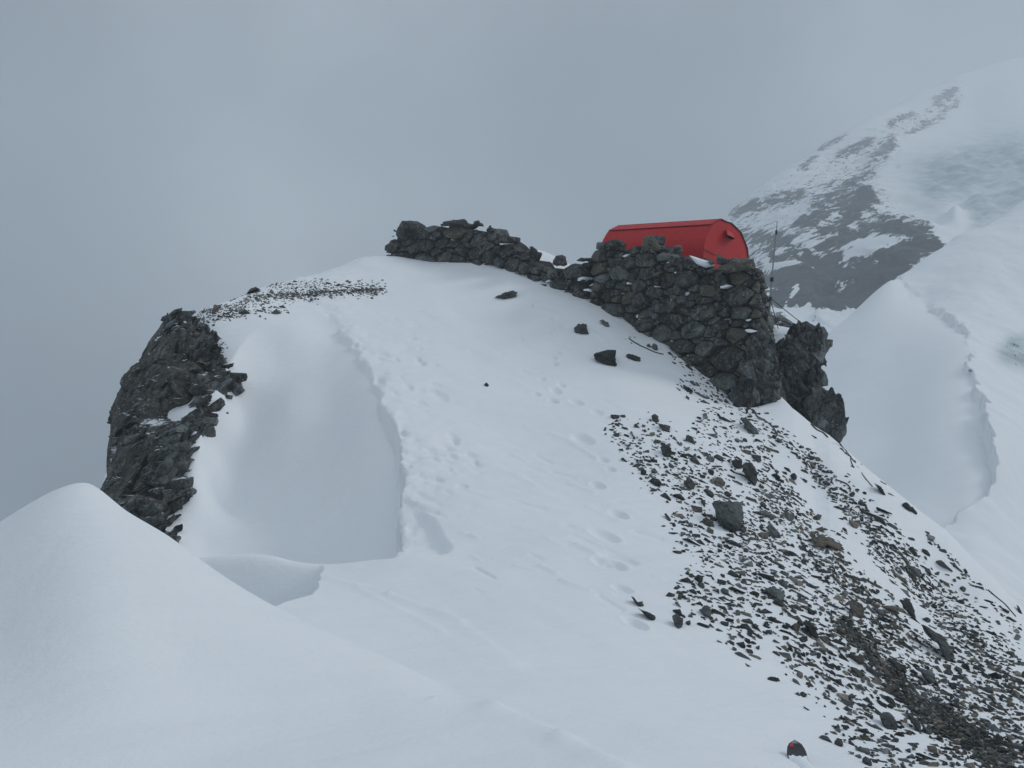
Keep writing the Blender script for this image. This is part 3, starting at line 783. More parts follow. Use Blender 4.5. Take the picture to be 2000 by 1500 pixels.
# ------------------------------------------------------------------ dry stone walls
wall_path = [(750, 25.7), (800, 25.3), (850, 24.9), (900, 24.5), (950, 24.0), (1000, 23.3), (1050, 22.7), (1110, 22.0), (1180, 21.2), (1260, 20.3), (1310, 19.7), (1350, 19.2), (1400, 18.8), (1475, 18.3), (1484, 20.0), (1492, 22.5)]
wx = np.array([(u-CX)/FL*y for u, y in wall_path]); wy = np.array([y for u, y in wall_path]); wu = np.array([u for u, y in wall_path])
seg = np.hypot(np.diff(wx), np.diff(wy)); ws = np.concatenate([[0], np.cumsum(seg)])
S_CORNER = ws[13]
def wpos(s): return np.interp(s, ws, wx), np.interp(s, ws, wy)
def wnorm(s):
    e = .25; a = wpos(s-e); b = wpos(s+e)
    t = Vector((b[0]-a[0], b[1]-a[1], 0)).normalized(); return Vector((t.y, -t.x, 0))
topu = [750, 757, 762, 776, 786, 815, 828, 836, 848, 862, 872, 885, 912, 918, 945, 960, 975, 990, 1003, 1008, 1020, 1040, 1048, 1053, 1062, 1080, 1087, 1105, 1108, 1125, 1140, 1165, 1169, 1182, 1205, 1216, 1230, 1254, 1258, 1285, 1292, 1310, 1325, 1345, 1375, 1392, 1404, 1416, 1445, 1475]
topv = [500, 492, 468, 440, 434, 434, 444, 442, 440, 438, 438, 432, 434, 444, 446, 446, 452, 462, 474, 490, 494, 494, 500, 516, 522, 522, 516, 514, 520, 514, 508, 506, 478, 474, 470, 476, 478, 476, 464, 464, 480, 486, 492, 498, 508, 512, 512, 512, 509, 508]
ASP = 1.65
def ztop(s):
    if s <= S_CORNER:
        x, y = wpos(s); u = CX+x/y*FL; return CZ+(CY-np.interp(u, topu, topv))/FL*y
    x, y = wpos(s); v = np.interp(s-S_CORNER, [0, 1.6, 4.2], [508, 545, 600])
    return CZ+(CY-v)/FL*y
def zbot(s):
    x, y = wpos(min(s, S_CORNER)); return ground(x, y-.25)-.35
def gen_wall(s0, s1, rmin, rmax, seedn, big=()):
    r = random.Random(seedn)
    seeds = [(s, z, q, a, True) for (s, z, q, a) in big]
    def ok(s, z, q):
        for (a, b, c, asp, _) in seeds:
            if ((a-s)/ASP)**2+(b-z)**2 < ((c+q)*.70)**2: return False
        return True
    rad = rmax
    while rad > rmin:
        for i in range(int(900*(1 if rad > .15 else 2.2))):
            s = r.uniform(s0-.3, s1+.3); zt = ztop(min(max(s, s0), s1)); zb = zbot(s)
            z = r.uniform(zb-.2, zt+.35)
            q = rad*r.uniform(.8, 1.05)*(1.0+.2*max(0, min(1, (zt-z-1.0)/1.5)))
            if ok(s, z, q): seeds.append((s, z, q, 1.3, False))
        rad *= .72
    cells = []
    for i, (s, z, q, a, bg) in enumerate(seeds):
        inside = s0 <= s <= s1 and z < ztop(s)-q*.45 and z > zbot(s)
        if not inside: continue
        poly = [(s-q*2.1, z-q*1.3), (s+q*2.1, z-q*1.3), (s+q*2.1, z+q*1.3), (s-q*2.1, z+q*1.3)]
        nb = sorted(((((s2-s)/ASP)**2+(z2-z)**2), s2, z2, q2) for j, (s2, z2, q2, _, _) in enumerate(seeds) if j != i and abs(s2-s) < 1.5 and abs(z2-z) < 1.2)[:18]
        for d2, s2, z2, q2 in nb:
            d = math.sqrt(d2) or 1e-6
            nx, nz = (s2-s)/ASP/d, (z2-z)/d
            m = (d2+q*q-q2*q2)/(2*d)
            new = []
            for k in range(len(poly)):
                p, p2 = poly[k], poly[(k+1) % len(poly)]
                f = lambda p: ((p[0]-s)/ASP)*nx+(p[1]-z)*nz-m
                fa, fb = f(p), f(p2)
                if fa <= 0: new.append(p)
                if (fa < 0) != (fb < 0):
                    t = fa/(fa-fb); new.append((p[0]+(p2[0]-p[0])*t, p[1]+(p2[1]-p[1])*t))
            poly = new
            if len(poly) < 3: break
        if len(poly) < 3: continue
        ar = abs(sum(poly[k][0]*poly[(k+1) % len(poly)][1]-poly[(k+1) % len(poly)][0]*poly[k][1] for k in range(len(poly))))/2
        if ar < .0012: continue
        cells.append((poly, q, bg))
    return cells
def batter(s, z):
    zt = ztop(s); d = max(0, zt-z)
    side = sst(np.array((s-S_CORNER+.25)/.5)).item()
    return d*(.05+.10*side)+(.10*max(0, d-1.5) if s < S_CORNER else 0)
def wpt(s, z, out):
    x, y = wpos(s); n = wnorm(s); o = out+batter(s, z)
    return (x+n.x*o, y+n.y*o, z)
def stone_from_poly(poly, q, r, Vs, Fs, Ms, mat_i, thick=.34):
    c0 = sum(p[0] for p in poly)/len(poly); c1 = sum(p[1] for p in poly)/len(poly)
    g = .004
    poly = [(p[0]+r.uniform(-.12, .12)*q, p[1]+r.uniform(-.12, .12)*q) for p in poly]
    pp = []
    for k in range(len(poly)):
        a, b = poly[k], poly[(k+1) % len(poly)]
        ln = math.hypot(a[0]-b[0], a[1]-b[1]); e = min(.3, r.uniform(.012, .035)/max(ln, .02))
        for t in (e, 1-e): pp.append((a[0]+(b[0]-a[0])*t, a[1]+(b[1]-a[1])*t))
    pp = [(c0+(p[0]-c0)*(1-g/q), c1+(p[1]-c1)*(1-g/q)) for p in pp]
    off = r.uniform(-.06, .07); tx, tz = r.uniform(-.30, .30), r.uniform(-.45, .15)
    b = min(.11, q*r.uniform(.25, .5)); pts3 = []
    for p in pp:
        pts3.append((p[0], p[1], -thick))
        pts3.append((c0+(p[0]-c0)*.995, c1+(p[1]-c1)*.995, off-.035+tx*(p[0]-c0)+tz*(p[1]-c1)+r.uniform(-.015, .01)))
    for p in pp:
        sc = r.uniform(.78, .97)
        pts3.append((c0+(p[0]-c0)*sc, c1+(p[1]-c1)*sc, off+b*r.uniform(.45, .95)+tx*(p[0]-c0)*sc+tz*(p[1]-c1)*sc))
    for _ in range(3):
        a_, rr_ = r.uniform(0, 6.28), r.uniform(.05, .5)*q
        pts3.append((c0+math.cos(a_)*rr_*1.2, c1+math.sin(a_)*rr_*.8, off+b*r.uniform(.9, 1.12)))
    bm = bmesh.new()
    for p in pts3: bm.verts.new(p)
    bmesh.ops.convex_hull(bm, input=bm.verts)
    bmesh.ops.delete(bm, geom=[v for v in bm.verts if not v.link_faces], context='VERTS')
    big_e = [e for e in bm.edges if e.calc_length() > .13 and min(e.verts[0].co.z, e.verts[1].co.z) > -.2]
    if big_e:
        bmesh.ops.subdivide_edges(bm, edges=big_e, cuts=1)
        bmesh.ops.triangulate(bm, faces=bm.faces[:])
        for v in bm.verts:
            if v.co.z > -.2: v.co += Vector((r.uniform(-1, 1), r.uniform(-1, 1), r.uniform(-1, 1)))*.009
    base = len(Vs); bm.verts.index_update()
    for v in bm.verts: Vs.append(wpt(v.co.x, v.co.y, v.co.z))
    for f in bm.faces:
        Fs.append(tuple(base+v.index for v in f.verts)); Ms.append(mat_i)
    bm.free()
def px2sz(u, v):
    s = np.interp(u, wu[:14], ws[:14]); x, y = wpos(s); return s, CZ+(CY-v)/FL*y
def bigs(lst):
    out = []
    for u, v, w, h in lst:
        s, z = px2sz(u, v); y = wpos(s)[1]; out.append((s, z, (w/ASP+h)/4/FL*y*1.02, 1.3))
    return out
BIG1 = bigs([(802, 452, 50, 40), (770, 484, 36, 30), (893, 452, 52, 28), (845, 448, 24, 22), (868, 474, 44, 22), (938, 470, 50, 34), (812, 485, 40, 22), (826, 504, 50, 22), (957, 480, 30, 26), (988, 468, 26, 18), (1028, 500, 38, 22), (1093, 508, 28, 22), (1082, 534, 42, 20), (1050, 530, 26, 18), (905, 490, 40, 20)])
BIG2 = bigs([(1345, 545, 62, 36), (1276, 570, 38, 26), (1300, 585, 30, 24), (1433, 518, 60, 20), (1443, 543, 48, 30), (1443, 578, 58, 42), (1390, 570, 40, 30), (1405, 550, 34, 26), (1448, 612, 50, 30), (1418, 612, 24, 18), (1340, 607, 42, 26), (1304, 620, 36, 24), (1268, 612, 32, 30), (1195, 480, 34, 18), (1244, 488, 28, 22), (1298, 502, 26, 24), (1335, 510, 32, 26), (1246, 500, 30, 14), (1302, 522, 24, 20),
 (1345, 677, 54, 28), (1440, 655, 60, 28), (1390, 650, 44, 20), (1425, 700, 90, 50), (1420, 745, 70, 44), (1208, 498, 28, 20), (1170, 560, 36, 22), (1365, 515, 44, 16), (1355, 578, 30, 24), (1270, 470, 30, 16)])
def build_wall(name, label, s0, s1, rmin, rmax, sd, big, group=None):
    x, y = wpos((s0+s1)/2)
    root = empty(name, (x, y, ground(x, y-.3)))
    tag(root, label, 'wall', group)
    r = random.Random(sd+5); Vs, Fs, Ms = [], [], []; sV, sF, sM = [], [], []
    for poly, q, bg in gen_wall(s0, s1, rmin, rmax, sd, big):
        if (not bg) and q < .085 and r.random() < .16: stone_from_poly([(p[0], (p[1]-poly[0][1])*.6+poly[0][1]) for p in poly], q*.6, r, sV, sF, sM, 0, thick=.2)
        else: stone_from_poly(poly, q, r, Vs, Fs, Ms, 0)
    nb_ = len(Vs)
    for i in range(int((s1-s0)*60)):
        s_ = r.uniform(s0+.1, s1-.05); zt_, zb_ = ztop(s_), zbot(s_)+.3
        z_ = r.uniform(zb_, zt_-.06); rr = r.uniform(.025, .075)
        co, fa = pdata[r.randrange(8)]; o_ = r.uniform(-.03, .035)
        c_ = Vector(wpt(s_, z_, o_))
        Mx = Matrix.Translation(c_) @ Matrix.Rotation(r.gauss(0, .4), 4, 'Y') @ Matrix.Rotation(r.uniform(-.6, .6), 4, 'X') @ Matrix.Diagonal((rr*1.5, rr, rr*.9, 1))
        A = np.array(Mx); w_ = co @ A[:3, :3].T+A[:3, 3]; b0 = len(Vs)
        Vs += [tuple(p) for p in w_]; Fs += (fa+b0).tolist()
    mesh_np('masonry', Vs, Fs, M['wall'], root)
    if sV: tag(mesh_np('snow_patch', sV, sF, M['loose_snow'], root), 'small patches of white snow lodged between the stones')
    # rubble core: closed, thick body behind the face stones
    k = 90; ss = np.linspace(s0+.06, s1-.06, k); Vc = []
    for s in ss:
        zt = ztop(s)-.16; zt = min([ztop(min(max(s+d, s0), s1)) for d in (-.15, 0, .15)])-.12; zb = zbot(s)-.1; n = wnorm(s)
        for z, o_ in ((zb, -.12), (zt, -.12), (zt, -.75), (zb, -.75)):
            Vc.append(wpt(s, z, o_))
    Fc = []
    for i in range(k-1):
        for j in range(4):
            Fc.append((i*4+j, (i+1)*4+j, (i+1)*4+(j+1) % 4, i*4+(j+1) % 4))
    Fc += [(0, 1, 2, 3), tuple((k-1)*4+j for j in (3, 2, 1, 0))]
    mesh_np('rubble_core', Vc, Fc, M['core'], root)
    return root
s_mid = np.interp(1150, wu[:14], ws[:14])
w1 = build_wall('stone_wall', 'low tumbledown dry stone wall of dark rocks on the hill crest left of the red hut', 0.0, s_mid-.02, .045, .20, 3, BIG1)
w2 = build_wall('stone_wall', 'high dry stone wall of dark rocks standing in front of the red hut', s_mid+.02, ws[-1], .04, .185, 8, BIG2)
def wy_at(u): return float(np.interp(u, wu[:14], wy[:14]))
caps1 = [('dark boulder-sized block on top of the wall', [(776, 470), (778, 440), (785, 432), (812, 431), (826, 438), (830, 452), (826, 470), (812, 474), (790, 470)]),
 ('light grey flat slab on top of the wall', [(860, 438), (868, 433), (892, 429), (908, 427), (914, 432), (917, 442), (905, 440), (885, 441), (862, 442)]),
 (None, [(922, 440), (926, 432), (934, 430), (941, 436), (944, 442), (930, 442)]),
 (None, [(948, 452), (950, 445), (958, 441), (965, 445), (967, 453), (957, 456)]),
 (None, [(978, 450), (992, 458), (1005, 467), (1008, 471), (998, 468), (986, 460)]),
 (None, [(1033, 480), (1040, 479), (1051, 489), (1051, 500), (1046, 506), (1036, 495)]),
 (None, [(1078, 515), (1081, 503), (1090, 497), (1102, 499), (1108, 515), (1104, 521), (1086, 520)]),
 (None, [(1135, 504), (1165, 503), (1167, 509), (1140, 511), (1128, 509)])]
for lb, pts in caps1:
    yb = wy_at(np.mean([p[0] for p in pts]))-.05
    o = pillow('capstone', pts, lambda u, v, yb=yb: yb, .2, M['wall'], amp=.035, fsc=.18, parent=w1, n=36, rings=6, seed=len(pts))
    if lb: o['label'] = lb
caps2 = [(None, [(1168, 482), (1172, 474), (1182, 475), (1185, 490), (1181, 510), (1168, 508)]),
 ('rounded dark grey stone on top of the wall', [(1184, 481), (1186, 470), (1205, 467), (1218, 471), (1220, 480), (1205, 484)]),
 ('light grey rounded block standing highest on the wall', [(1253, 480), (1254, 463), (1262, 459), (1276, 460), (1288, 474), (1294, 492), (1280, 496), (1262, 490)]),
 (None, [(1306, 490), (1316, 481), (1328, 480), (1336, 491), (1322, 498), (1308, 498)]),
 ('dark upright stone standing in front of the end wall of the hut', [(1397, 514), (1400, 498), (1404, 496), (1410, 502), (1418, 503), (1415, 514), (1410, 520), (1400, 518)]),
 (None, [(1384, 508), (1392, 509), (1397, 515), (1392, 518), (1385, 514)]),
 ('long grey slab on the corner of the wall', [(1402, 528), (1404, 519), (1424, 515), (1430, 507), (1455, 504), (1474, 505), (1475, 526), (1455, 528), (1425, 532)])]
for lb, pts in caps2:
    yb = wy_at(np.mean([p[0] for p in pts]))-.12
    o = pillow('capstone', pts, lambda u, v, yb=yb: yb, .22, M['wall'], amp=.03, fsc=.16, parent=w2, n=36, rings=6, seed=len(pts)*2)
    if lb: o['label'] = lb
# snow drifted on the wall's top behind the face
sp = [(1346, 499), (1352, 500), (1372, 506), (1384, 510), (1398, 520), (1380, 524), (1360, 516)]
o = pillow('snow_patch', sp, lambda u, v: 18.95, .22, M['loose_snow'], amp=.01, fsc=.3, parent=w2, n=30, rings=5)

# ---- bedrock the high wall stands on, and the crags to its right
def crag(name, label, outline, y0, depth, amp, fsc, seed, shards, ytilt=0.0, mat='crag', cat='rock outcrop', back=None, n=150, rings=40, rr=(.07, .2)):
    a = np.array(outline, float); vc = a[:, 1].mean(); uc = a[:, 0].mean()
    yf = lambda u, v: y0+(v-vc)*ytilt
    body = pillow(name, outline, yf, depth, M[mat], amp=amp, fsc=fsc, n=n, rings=rings, seed=seed, fine=.015, back=back)
    tag(body, label, cat)
    # angular splinters standing out of the face, part of the same outcrop
    r = random.Random(int(seed*10)); Vs, Fs = [], []
    from mathutils.geometry import intersect_point_line
    def inside(u, v):
        c = False; j = len(a)-1
        for i in range(len(a)):
            if (a[i, 1] > v) != (a[j, 1] > v) and u < (a[j, 0]-a[i, 0])*(v-a[i, 1])/(a[j, 1]-a[i, 1])+a[i, 0]: c = not c
            j = i
        return c
    c = Vector((uc, vc)); k = 0
    while k < shards:
        u, v = r.uniform(a[:, 0].min(), a[:, 0].max()), r.uniform(a[:, 1].min(), a[:, 1].max())
        if not inside(u, v): continue
        k += 1
        # distance to rim along ray -> bulge
        t = min(1, max(abs(u-uc)/(np.ptp(a[:, 0])/2), abs(v-vc)/(np.ptp(a[:, 1])/2)))
        y = yf(u, v)-depth*(1-t**3.2)**.5-r.uniform(-.02, .09)
        co, fa = pdata[r.randrange(8)]
        q_ = r.uniform(*rr)*(.8 if t > .8 else 1)
        R = Matrix.Rotation(r.gauss(0, .3), 3, 'X') @ Matrix.Rotation(math.pi/2+r.gauss(0, .4), 3, 'Y') @ Matrix.Rotation(r.uniform(-.6, .6), 3, 'Z')
        Mx = Matrix.Translation(P(u, v, y)) @ R.to_4x4() @ Matrix.Diagonal((q_*(1.5 if t < .8 else 1.0), q_, q_*1.1, 1))
        A = np.array(Mx); w = co @ A[:3, :3].T+A[:3, 3]
        Fs += (fa+sum(len(q) for q in Vs)).tolist(); Vs.append(w)
    if shards:
        me = mesh_np('splinter_face', np.concatenate(Vs), Fs, M[mat])
        me.parent = body; me.location = -Vector(body.location); me['kind'] = 'stuff'
    return body
crag('rock_outcrop', 'dark splintered bedrock hanging under the corner of the high wall', [(1425, 778), (1440, 768), (1456, 745), (1465, 705), (1472, 665), (1484, 630), (1500, 640), (1508, 665), (1510, 700), (1518, 725), (1521, 752), (1512, 770), (1500, 783), (1480, 795), (1462, 802), (1440, 792), (1415, 778)], 18.45, .42, .07, .5, 1.0, 210, back=1.2, rr=(.08, .22))
crag('rock_outcrop', 'tall dark shattered crag behind the wall corner with snow on its left shoulder', [(1502, 720), (1506, 700), (1530, 690), (1550, 668), (1562, 645), (1590, 640), (1597, 655), (1601, 690), (1596, 730), (1600, 765), (1611, 800), (1606, 830), (1590, 845), (1560, 830), (1530, 800), (1508, 760)], 21.2, .8, .12, .6, 4.0, 420, back=1.6, rr=(.10, .34))
crag('rock_outcrop', 'small jagged crag at the far right end of the ridge rocks', [(1588, 765), (1600, 768), (1612, 778), (1626, 785), (1638, 798), (1636, 812), (1642, 832), (1634, 852), (1622, 860), (1600, 845), (1588, 820)], 19.9, .4, .07, .35, 7.0, 110, back=.8, rr=(.09, .28))
# stones on the snowy shoulder behind the wall
sh = pillow('snow_drift', [(1500, 648), (1507, 633), (1530, 637), (1556, 643), (1580, 645), (1590, 650), (1570, 668), (1545, 690), (1520, 700), (1502, 700)], lambda u, v: 20.75+(700-v)*.012, .22, M['loose_snow'], amp=.02, fsc=.5, n=60, rings=10, fine=.01)
tag(sh, 'patch of snow lying on the shoulder of the tall crag behind the wall', 'snow patch')
for i in range(34):
    u, v = random.uniform(1508, 1580), random.uniform(655, 700)
    if u < 1530 and v < 668: continue
    rr = random.uniform(.05, .15)
    o = bpy.data.objects.new('stone', protos[0][i % 8]); COL.objects.link(o)
    o.matrix_world = Matrix.Translation(P(u, v, 20.52+(700-v)*.012)) @ Matrix.Rotation(random.uniform(0, 3), 4, 'Y') @ Matrix.Diagonal((rr*1.4, rr, rr*.7, 1))
    tag(o, 'dark stone in the snow shoulder between high wall and crag', 'stone', 'stones on the snow shoulder behind the wall')

# ------------------------------------------------------------------ red hut
psi = math.radians(40)
A0 = P(1409.3, 428.3, 22.0)                         # near end of the ridge
wd = Vector((math.sin(psi), math.cos(psi), 0))      # across the end wall
ax = Vector((-math.cos(psi), math.sin(psi), math.tan(math.radians(2.9)))).normalized()   # ridge direction, away from the near end
nf = Vector((math.cos(psi), -math.sin(psi), 0))
def onface(u, v, out=0.0):
    d = P(u, v, 1.0)-Vector((0, 0, CZ)); o = Vector((0, 0, CZ)); q = A0+nf*out
    t = (q-o).dot(nf)/d.dot(nf); return o+d*t
prof = [(1373.6, 500), (1375, 483), (1379, 466), (1388, 446), (1393.3, 438), (1409.3, 428.3), (1419, 433), (1429, 436), (1447, 453.6), (1456, 475), (1460, 486), (1461.6, 504)]
pr = [onface(*p) for p in prof]
zf = CZ+1.25
pr = [Vector((pr[0].x, pr[0].y, zf-.3))]+pr+[Vector((pr[-1].x, pr[-1].y, zf-.3))]
HL = 2.78
hut = empty('bivouac_hut', (A0.x, A0.y, zf))
tag(hut, 'small red metal barrel-roofed bivouac hut standing behind the high stone wall', 'hut')
def loft(name, sections, mat, parent, closed=False, caps=False):
    n = len(sections[0]); Vs = [tuple(p) for s in sections for p in s]; Fs = []
    for i in range(len(sections)-1):
        for k in range(n if closed else n-1):
            Fs.append((i*n+k, i*n+(k+1) % n, (i+1)*n+(k+1) % n, (i+1)*n+k))
    if caps: Fs += [tuple(reversed(range(n))), tuple((len(sections)-1)*n+k for k in range(n))]
    return mesh_np(name, Vs, Fs, mat, parent)
cxh = sum((p for p in pr), Vector())/len(pr)
def inset(p, k): q = p+(Vector((cxh.x, cxh.y, p.z))-p)*k*.6; q.z = p.z-(p.z-cxh.z)*k*.6; return q
# curved skin between the bends is slightly bulged
dense = []
for i in range(len(pr)-1):
    a, b = pr[i], pr[i+1]
    for t in (0, .5): dense.append(a.lerp(b, t)+((a.lerp(b, t)-cxh).normalized()*.006 if t else Vector()))
dense.append(pr[-1])
secs = [[p+ax*(HL*t) for p in dense] for t in (0, .25, .5, .75, 1)]
for p in secs: pass
loft('shell', secs, M['red'], hut)
# end walls: near (recessed 2 cm behind the rim) and far (tapered hip as in the photo)
def endwall(off, name):
    ring = [inset(p, .012)+ax*off for p in pr]; c = sum(ring, Vector())/len(ring)
    Vs = [tuple(p) for p in ring]+[tuple(c)]; n = len(ring)
    return mesh_np(name, Vs, [(i, (i+1) % n, n) for i in range(n)], M['red'], hut)
endwall(.012, 'end_wall'); endwall(HL-.012, 'end_wall')
# dark rim along the near edge of the skin
rim1 = [p+nf*.004 for p in pr[1:-1]]
def tube(name, pts, r, mat, parent=None, seg=8, org=None):
    pts = [Vector(p) for p in pts]; Vs, Fs = [], []
    for i, p in enumerate(pts):
        t = (pts[min(i+1, len(pts)-1)]-pts[max(i-1, 0)]).normalized()
        a = t.orthogonal().normalized() if i == 0 else (a-t*a.dot(t)).normalized()
        b = t.cross(a); rr = r(i/(len(pts)-1)) if callable(r) else r
        for k in range(seg):
            an = 2*math.pi*k/seg; Vs.append(tuple(p+(a*math.cos(an)+b*math.sin(an))*rr))
    n = len(pts)
    for i in range(n-1):
        for k in range(seg): Fs.append((i*seg+k, i*seg+(k+1) % seg, (i+1)*seg+(k+1) % seg, (i+1)*seg+k))
    Fs += [tuple(reversed(range(seg))), tuple((n-1)*seg+k for k in range(seg))]
    return mesh_np(name, Vs, Fs, mat, parent, smooth=False, origin=tuple(pts[0]) if parent is None else None)
tube('edge_trim', [pr[i] for i in range(6, len(pr)-1)], .016, M['seam_and_shade'], hut, 6)
# ridge sheet: upper roof panel lapped over the side skin, with a dark strip as painted shade under its lower edge
ra, rb = pr[6], pr[5]                      # ridge, left bend
up = Vector((0, 0, 1)); outn = ((rb-cxh).normalized())
lap = []
for t in np.linspace(.01, .995, 9):
    o_ = ax*(HL*t)
    lap.append([ra+o_+outn*.012, ra.lerp(rb, .5)+o_+outn*.02, rb+(rb-ra).normalized()*.03+o_+outn*.022, rb+(rb-ra).normalized()*.03+o_+outn*.002])
loft('roof_panel', lap, M['red'], hut)
tube('ridge_seam', [pr[6]+ax*(HL*t)+up*.004 for t in (0, .5, 1)], .012, M['red'], hut, 6)
tube('lap_shade', [rb+(rb-ra).normalized()*.045+ax*(HL*t)+outn*.004 for t in (.02, .5, .98)], .006, M['seam_and_shade'], hut, 6)
# slanted joint across the end wall
tube('wall_joint', [onface(1375, 486.5, .004), onface(1386, 492.3, .004), onface(1399, 499, .004)], .007, M['seam_and_shade'], hut, 6)
# vent hood with its dark opening below
h1, h2, h3, h4 = onface(1419.2, 447.5, .012), onface(1431, 455.5, .012), onface(1435, 465, .16), onface(1421, 458.5, .16)
h5, h6 = onface(1432.5, 468, .012), onface(1417, 459, .012)
hood = mesh_np('vent_hood', [h1, h2, h3, h4, h5, h6], [(0, 1, 2, 3), (1, 4, 2), (0, 3, 5)], M['red'], hut)
vo_ = mesh_np('vent_opening', [onface(1418, 458, .016), onface(1432, 459, .016), onface(1434, 467, .016), onface(1428, 468, .016), onface(1417, 460, .016)], [(0, 1, 2, 3, 4)], M['dark'], hut)
vo_.parent = hood; vo_.location = (0, 0, 0)
# sill frame under the hut
base = []
for s_, k in ((0, 1), (1, 1)):
    for e in (pr[0], pr[-1]):
        base.append(e)
fr = [[p+Vector((0, 0, dz)) for p in (pr[0]+nf*.03, pr[-1]+nf*.03, pr[-1]+ax*HL, pr[0]+ax*HL)] for dz in (-.25, .08)]
loft('base_frame', fr, M['iron'], hut, closed=True, caps=True)
# broken white paint foot at lower left of the end wall seen behind the wall stones
# ------------------------------------------------------------------ antenna mast
mast = empty('antenna_mast', tuple(P(1502.5, 640, 20.6)))
tag(mast, 'thin grey guyed metal mast standing behind the high wall corner right of the hut', 'mast')
yb_ = 20.6
tube('lower_tube', [P(1501.5, 660, yb_), P(1503.5, 600, yb_), P(1507.5, 545, yb_)], .018, M['steel'], mast)
tube('upper_tube', [P(1507.5, 546, yb_), P(1511.5, 500, yb_), P(1516.3, 454, yb_)], .015, M['steel'], mast)
tube('whip', [P(1516.3, 455, yb_), P(1518.0, 431, yb_)], .009, M['steel'], mast)
for (u, v, r_) in ((1507.6, 546, .038), (1516.2, 454, .022), (1504.5, 584, .036)):
    tube('clamp', [P(u-.3, v+4, yb_), P(u+.3, v-4, yb_)], r_, M['iron'], mast, 8)
tube('guy_wire', [P(1504.5, 582, yb_), P(1535, 607, 20.9), P(1562, 628, 21.2), P(1590, 648, 21.4)], .009, M['iron'], mast, 5)
tube('guy_wire', [P(1504.5, 585, yb_), P(1512, 612, 20.5), P(1520, 642, 20.45)], .008, M['iron'], mast, 5)
tube('guy_wire', [P(1504.5, 585, yb_), P(1496, 575, 19.8), P(1485, 556, 18.9)], .006, M['iron'], mast, 5)
# ---- post bolted to the wall's side
post = empty('fence_post', tuple(P(1495, 650, 19.1)))
tag(post, 'short dark iron post with a pale top against the right side of the high wall', 'post')
def barbox(name, a, b, w, d, mat, parent):
    a, b = Vector(a), Vector(b); t = (b-a).normalized(); x = Vector((1, 0, 0)); x = (x-t*x.dot(t)).normalized(); y = t.cross(x)
    Vs = [tuple(p+x*sx*w/2+y*sy*d/2) for p in (a, b) for sx, sy in ((-1, -1), (1, -1), (1, 1), (-1, 1))]
    return mesh_np(name, Vs, [(3, 2, 1, 0), (4, 5, 6, 7), (0, 1, 5, 4), (1, 2, 6, 5), (2, 3, 7, 6), (3, 0, 4, 7)], mat, parent)
barbox('shaft', P(1493.5, 648, 18.55), P(1497.5, 598, 18.7), .06, .05, M['iron'], post)
barbox('shaft_flange', P(1495.5, 646, 18.58), P(1500, 596, 18.73), .012, .09, M['steel'], post)
barbox('pale_top', P(1497.3, 599, 18.69), P(1497.9, 592, 18.71), .075, .07, M['steel'], post)

# ------------------------------------------------------------------ cables in the snow
def onsnow(pts, lift=.02):
    out = []
    for u, v in pts:
        y = hit(u, v) or 16; out.append(P(u, v, y-lift))
    return out
def smoothpath(p, k=6):
    out = []
    for i in range(len(p)-1):
        p0, p1, p2, p3 = p[max(i-1, 0)], p[i], p[i+1], p[min(i+2, len(p)-1)]
        for j in range(k):
            t = j/k
            out.append(.5*((2*p1)+(p2-p0)*t+(2*p0-5*p1+4*p2-p3)*t*t+(3*p1-p0-3*p2+p3)*t**3))
    out.append(p[-1]); return out
CAB = [('black cable curling down the snow from the foot of the high wall', [(1459, 797), (1468, 800), (1478, 812), (1492, 820), (1508, 832), (1518, 848)], .011),
 ('short black cable hooped over the snow right of the scree band', [(1633, 937), (1645, 941), (1655, 946), (1661, 954), (1660, 960)], .010),
 ('short black cable end bent over the rubble at the scree band', [(1677, 979), (1685, 983), (1692, 989), (1692, 996)], .010),
 ('thin dark cable along the snow ridge below the small crag', [(1584, 829), (1596, 840), (1608, 846), (1616, 854)], .018),
 ('long thin black cable running down the snow skyline from the small crag', [(1634, 856), (1645, 873), (1656, 886), (1665, 898), (1671, 904)], .012),
 ('thin frayed cable hanging in the snow under the skyline rocks', [(1661, 896), (1664, 906), (1668, 913)], .009),
 ('fine dark cable on the snow left of the skyline slab', [(1683, 923), (1688, 931), (1697, 942), (1704, 950)], .006),
 ('fine black cable on the far right snow near the skyline', [(1930, 1152), (1946, 1166), (1963, 1180), (1975, 1194), (1984, 1204)], .008),
 ('thin black cable lying in the snow parallel to the high wall', [(1228, 661), (1245, 672), (1262, 680), (1280, 688), (1296, 692)], .012)]
for lb, pts, r_ in CAB:
    o = tube('cable', smoothpath(onsnow(pts)), r_, M['dark'], None, 6)
    tag(o, lb, 'cable', 'cables lying in the snow')
# iron anchor peg at the wall's foot
peg = empty('anchor_peg', tuple(P(1459, 803, hit(1459, 803) or 17)))
tag(peg, 'small dark iron anchor peg in the snow at the foot of the high wall', 'peg')
yq = (hit(1459, 806) or 17)-.05
tube('stake', [P(1458, 809, yq), P(1461, 790, yq)], .02, M['iron'], peg, 6)
tube('crossbar', [P(1455, 801, yq-.02), P(1466, 797, yq-.02)], .014, M['iron'], peg, 6)

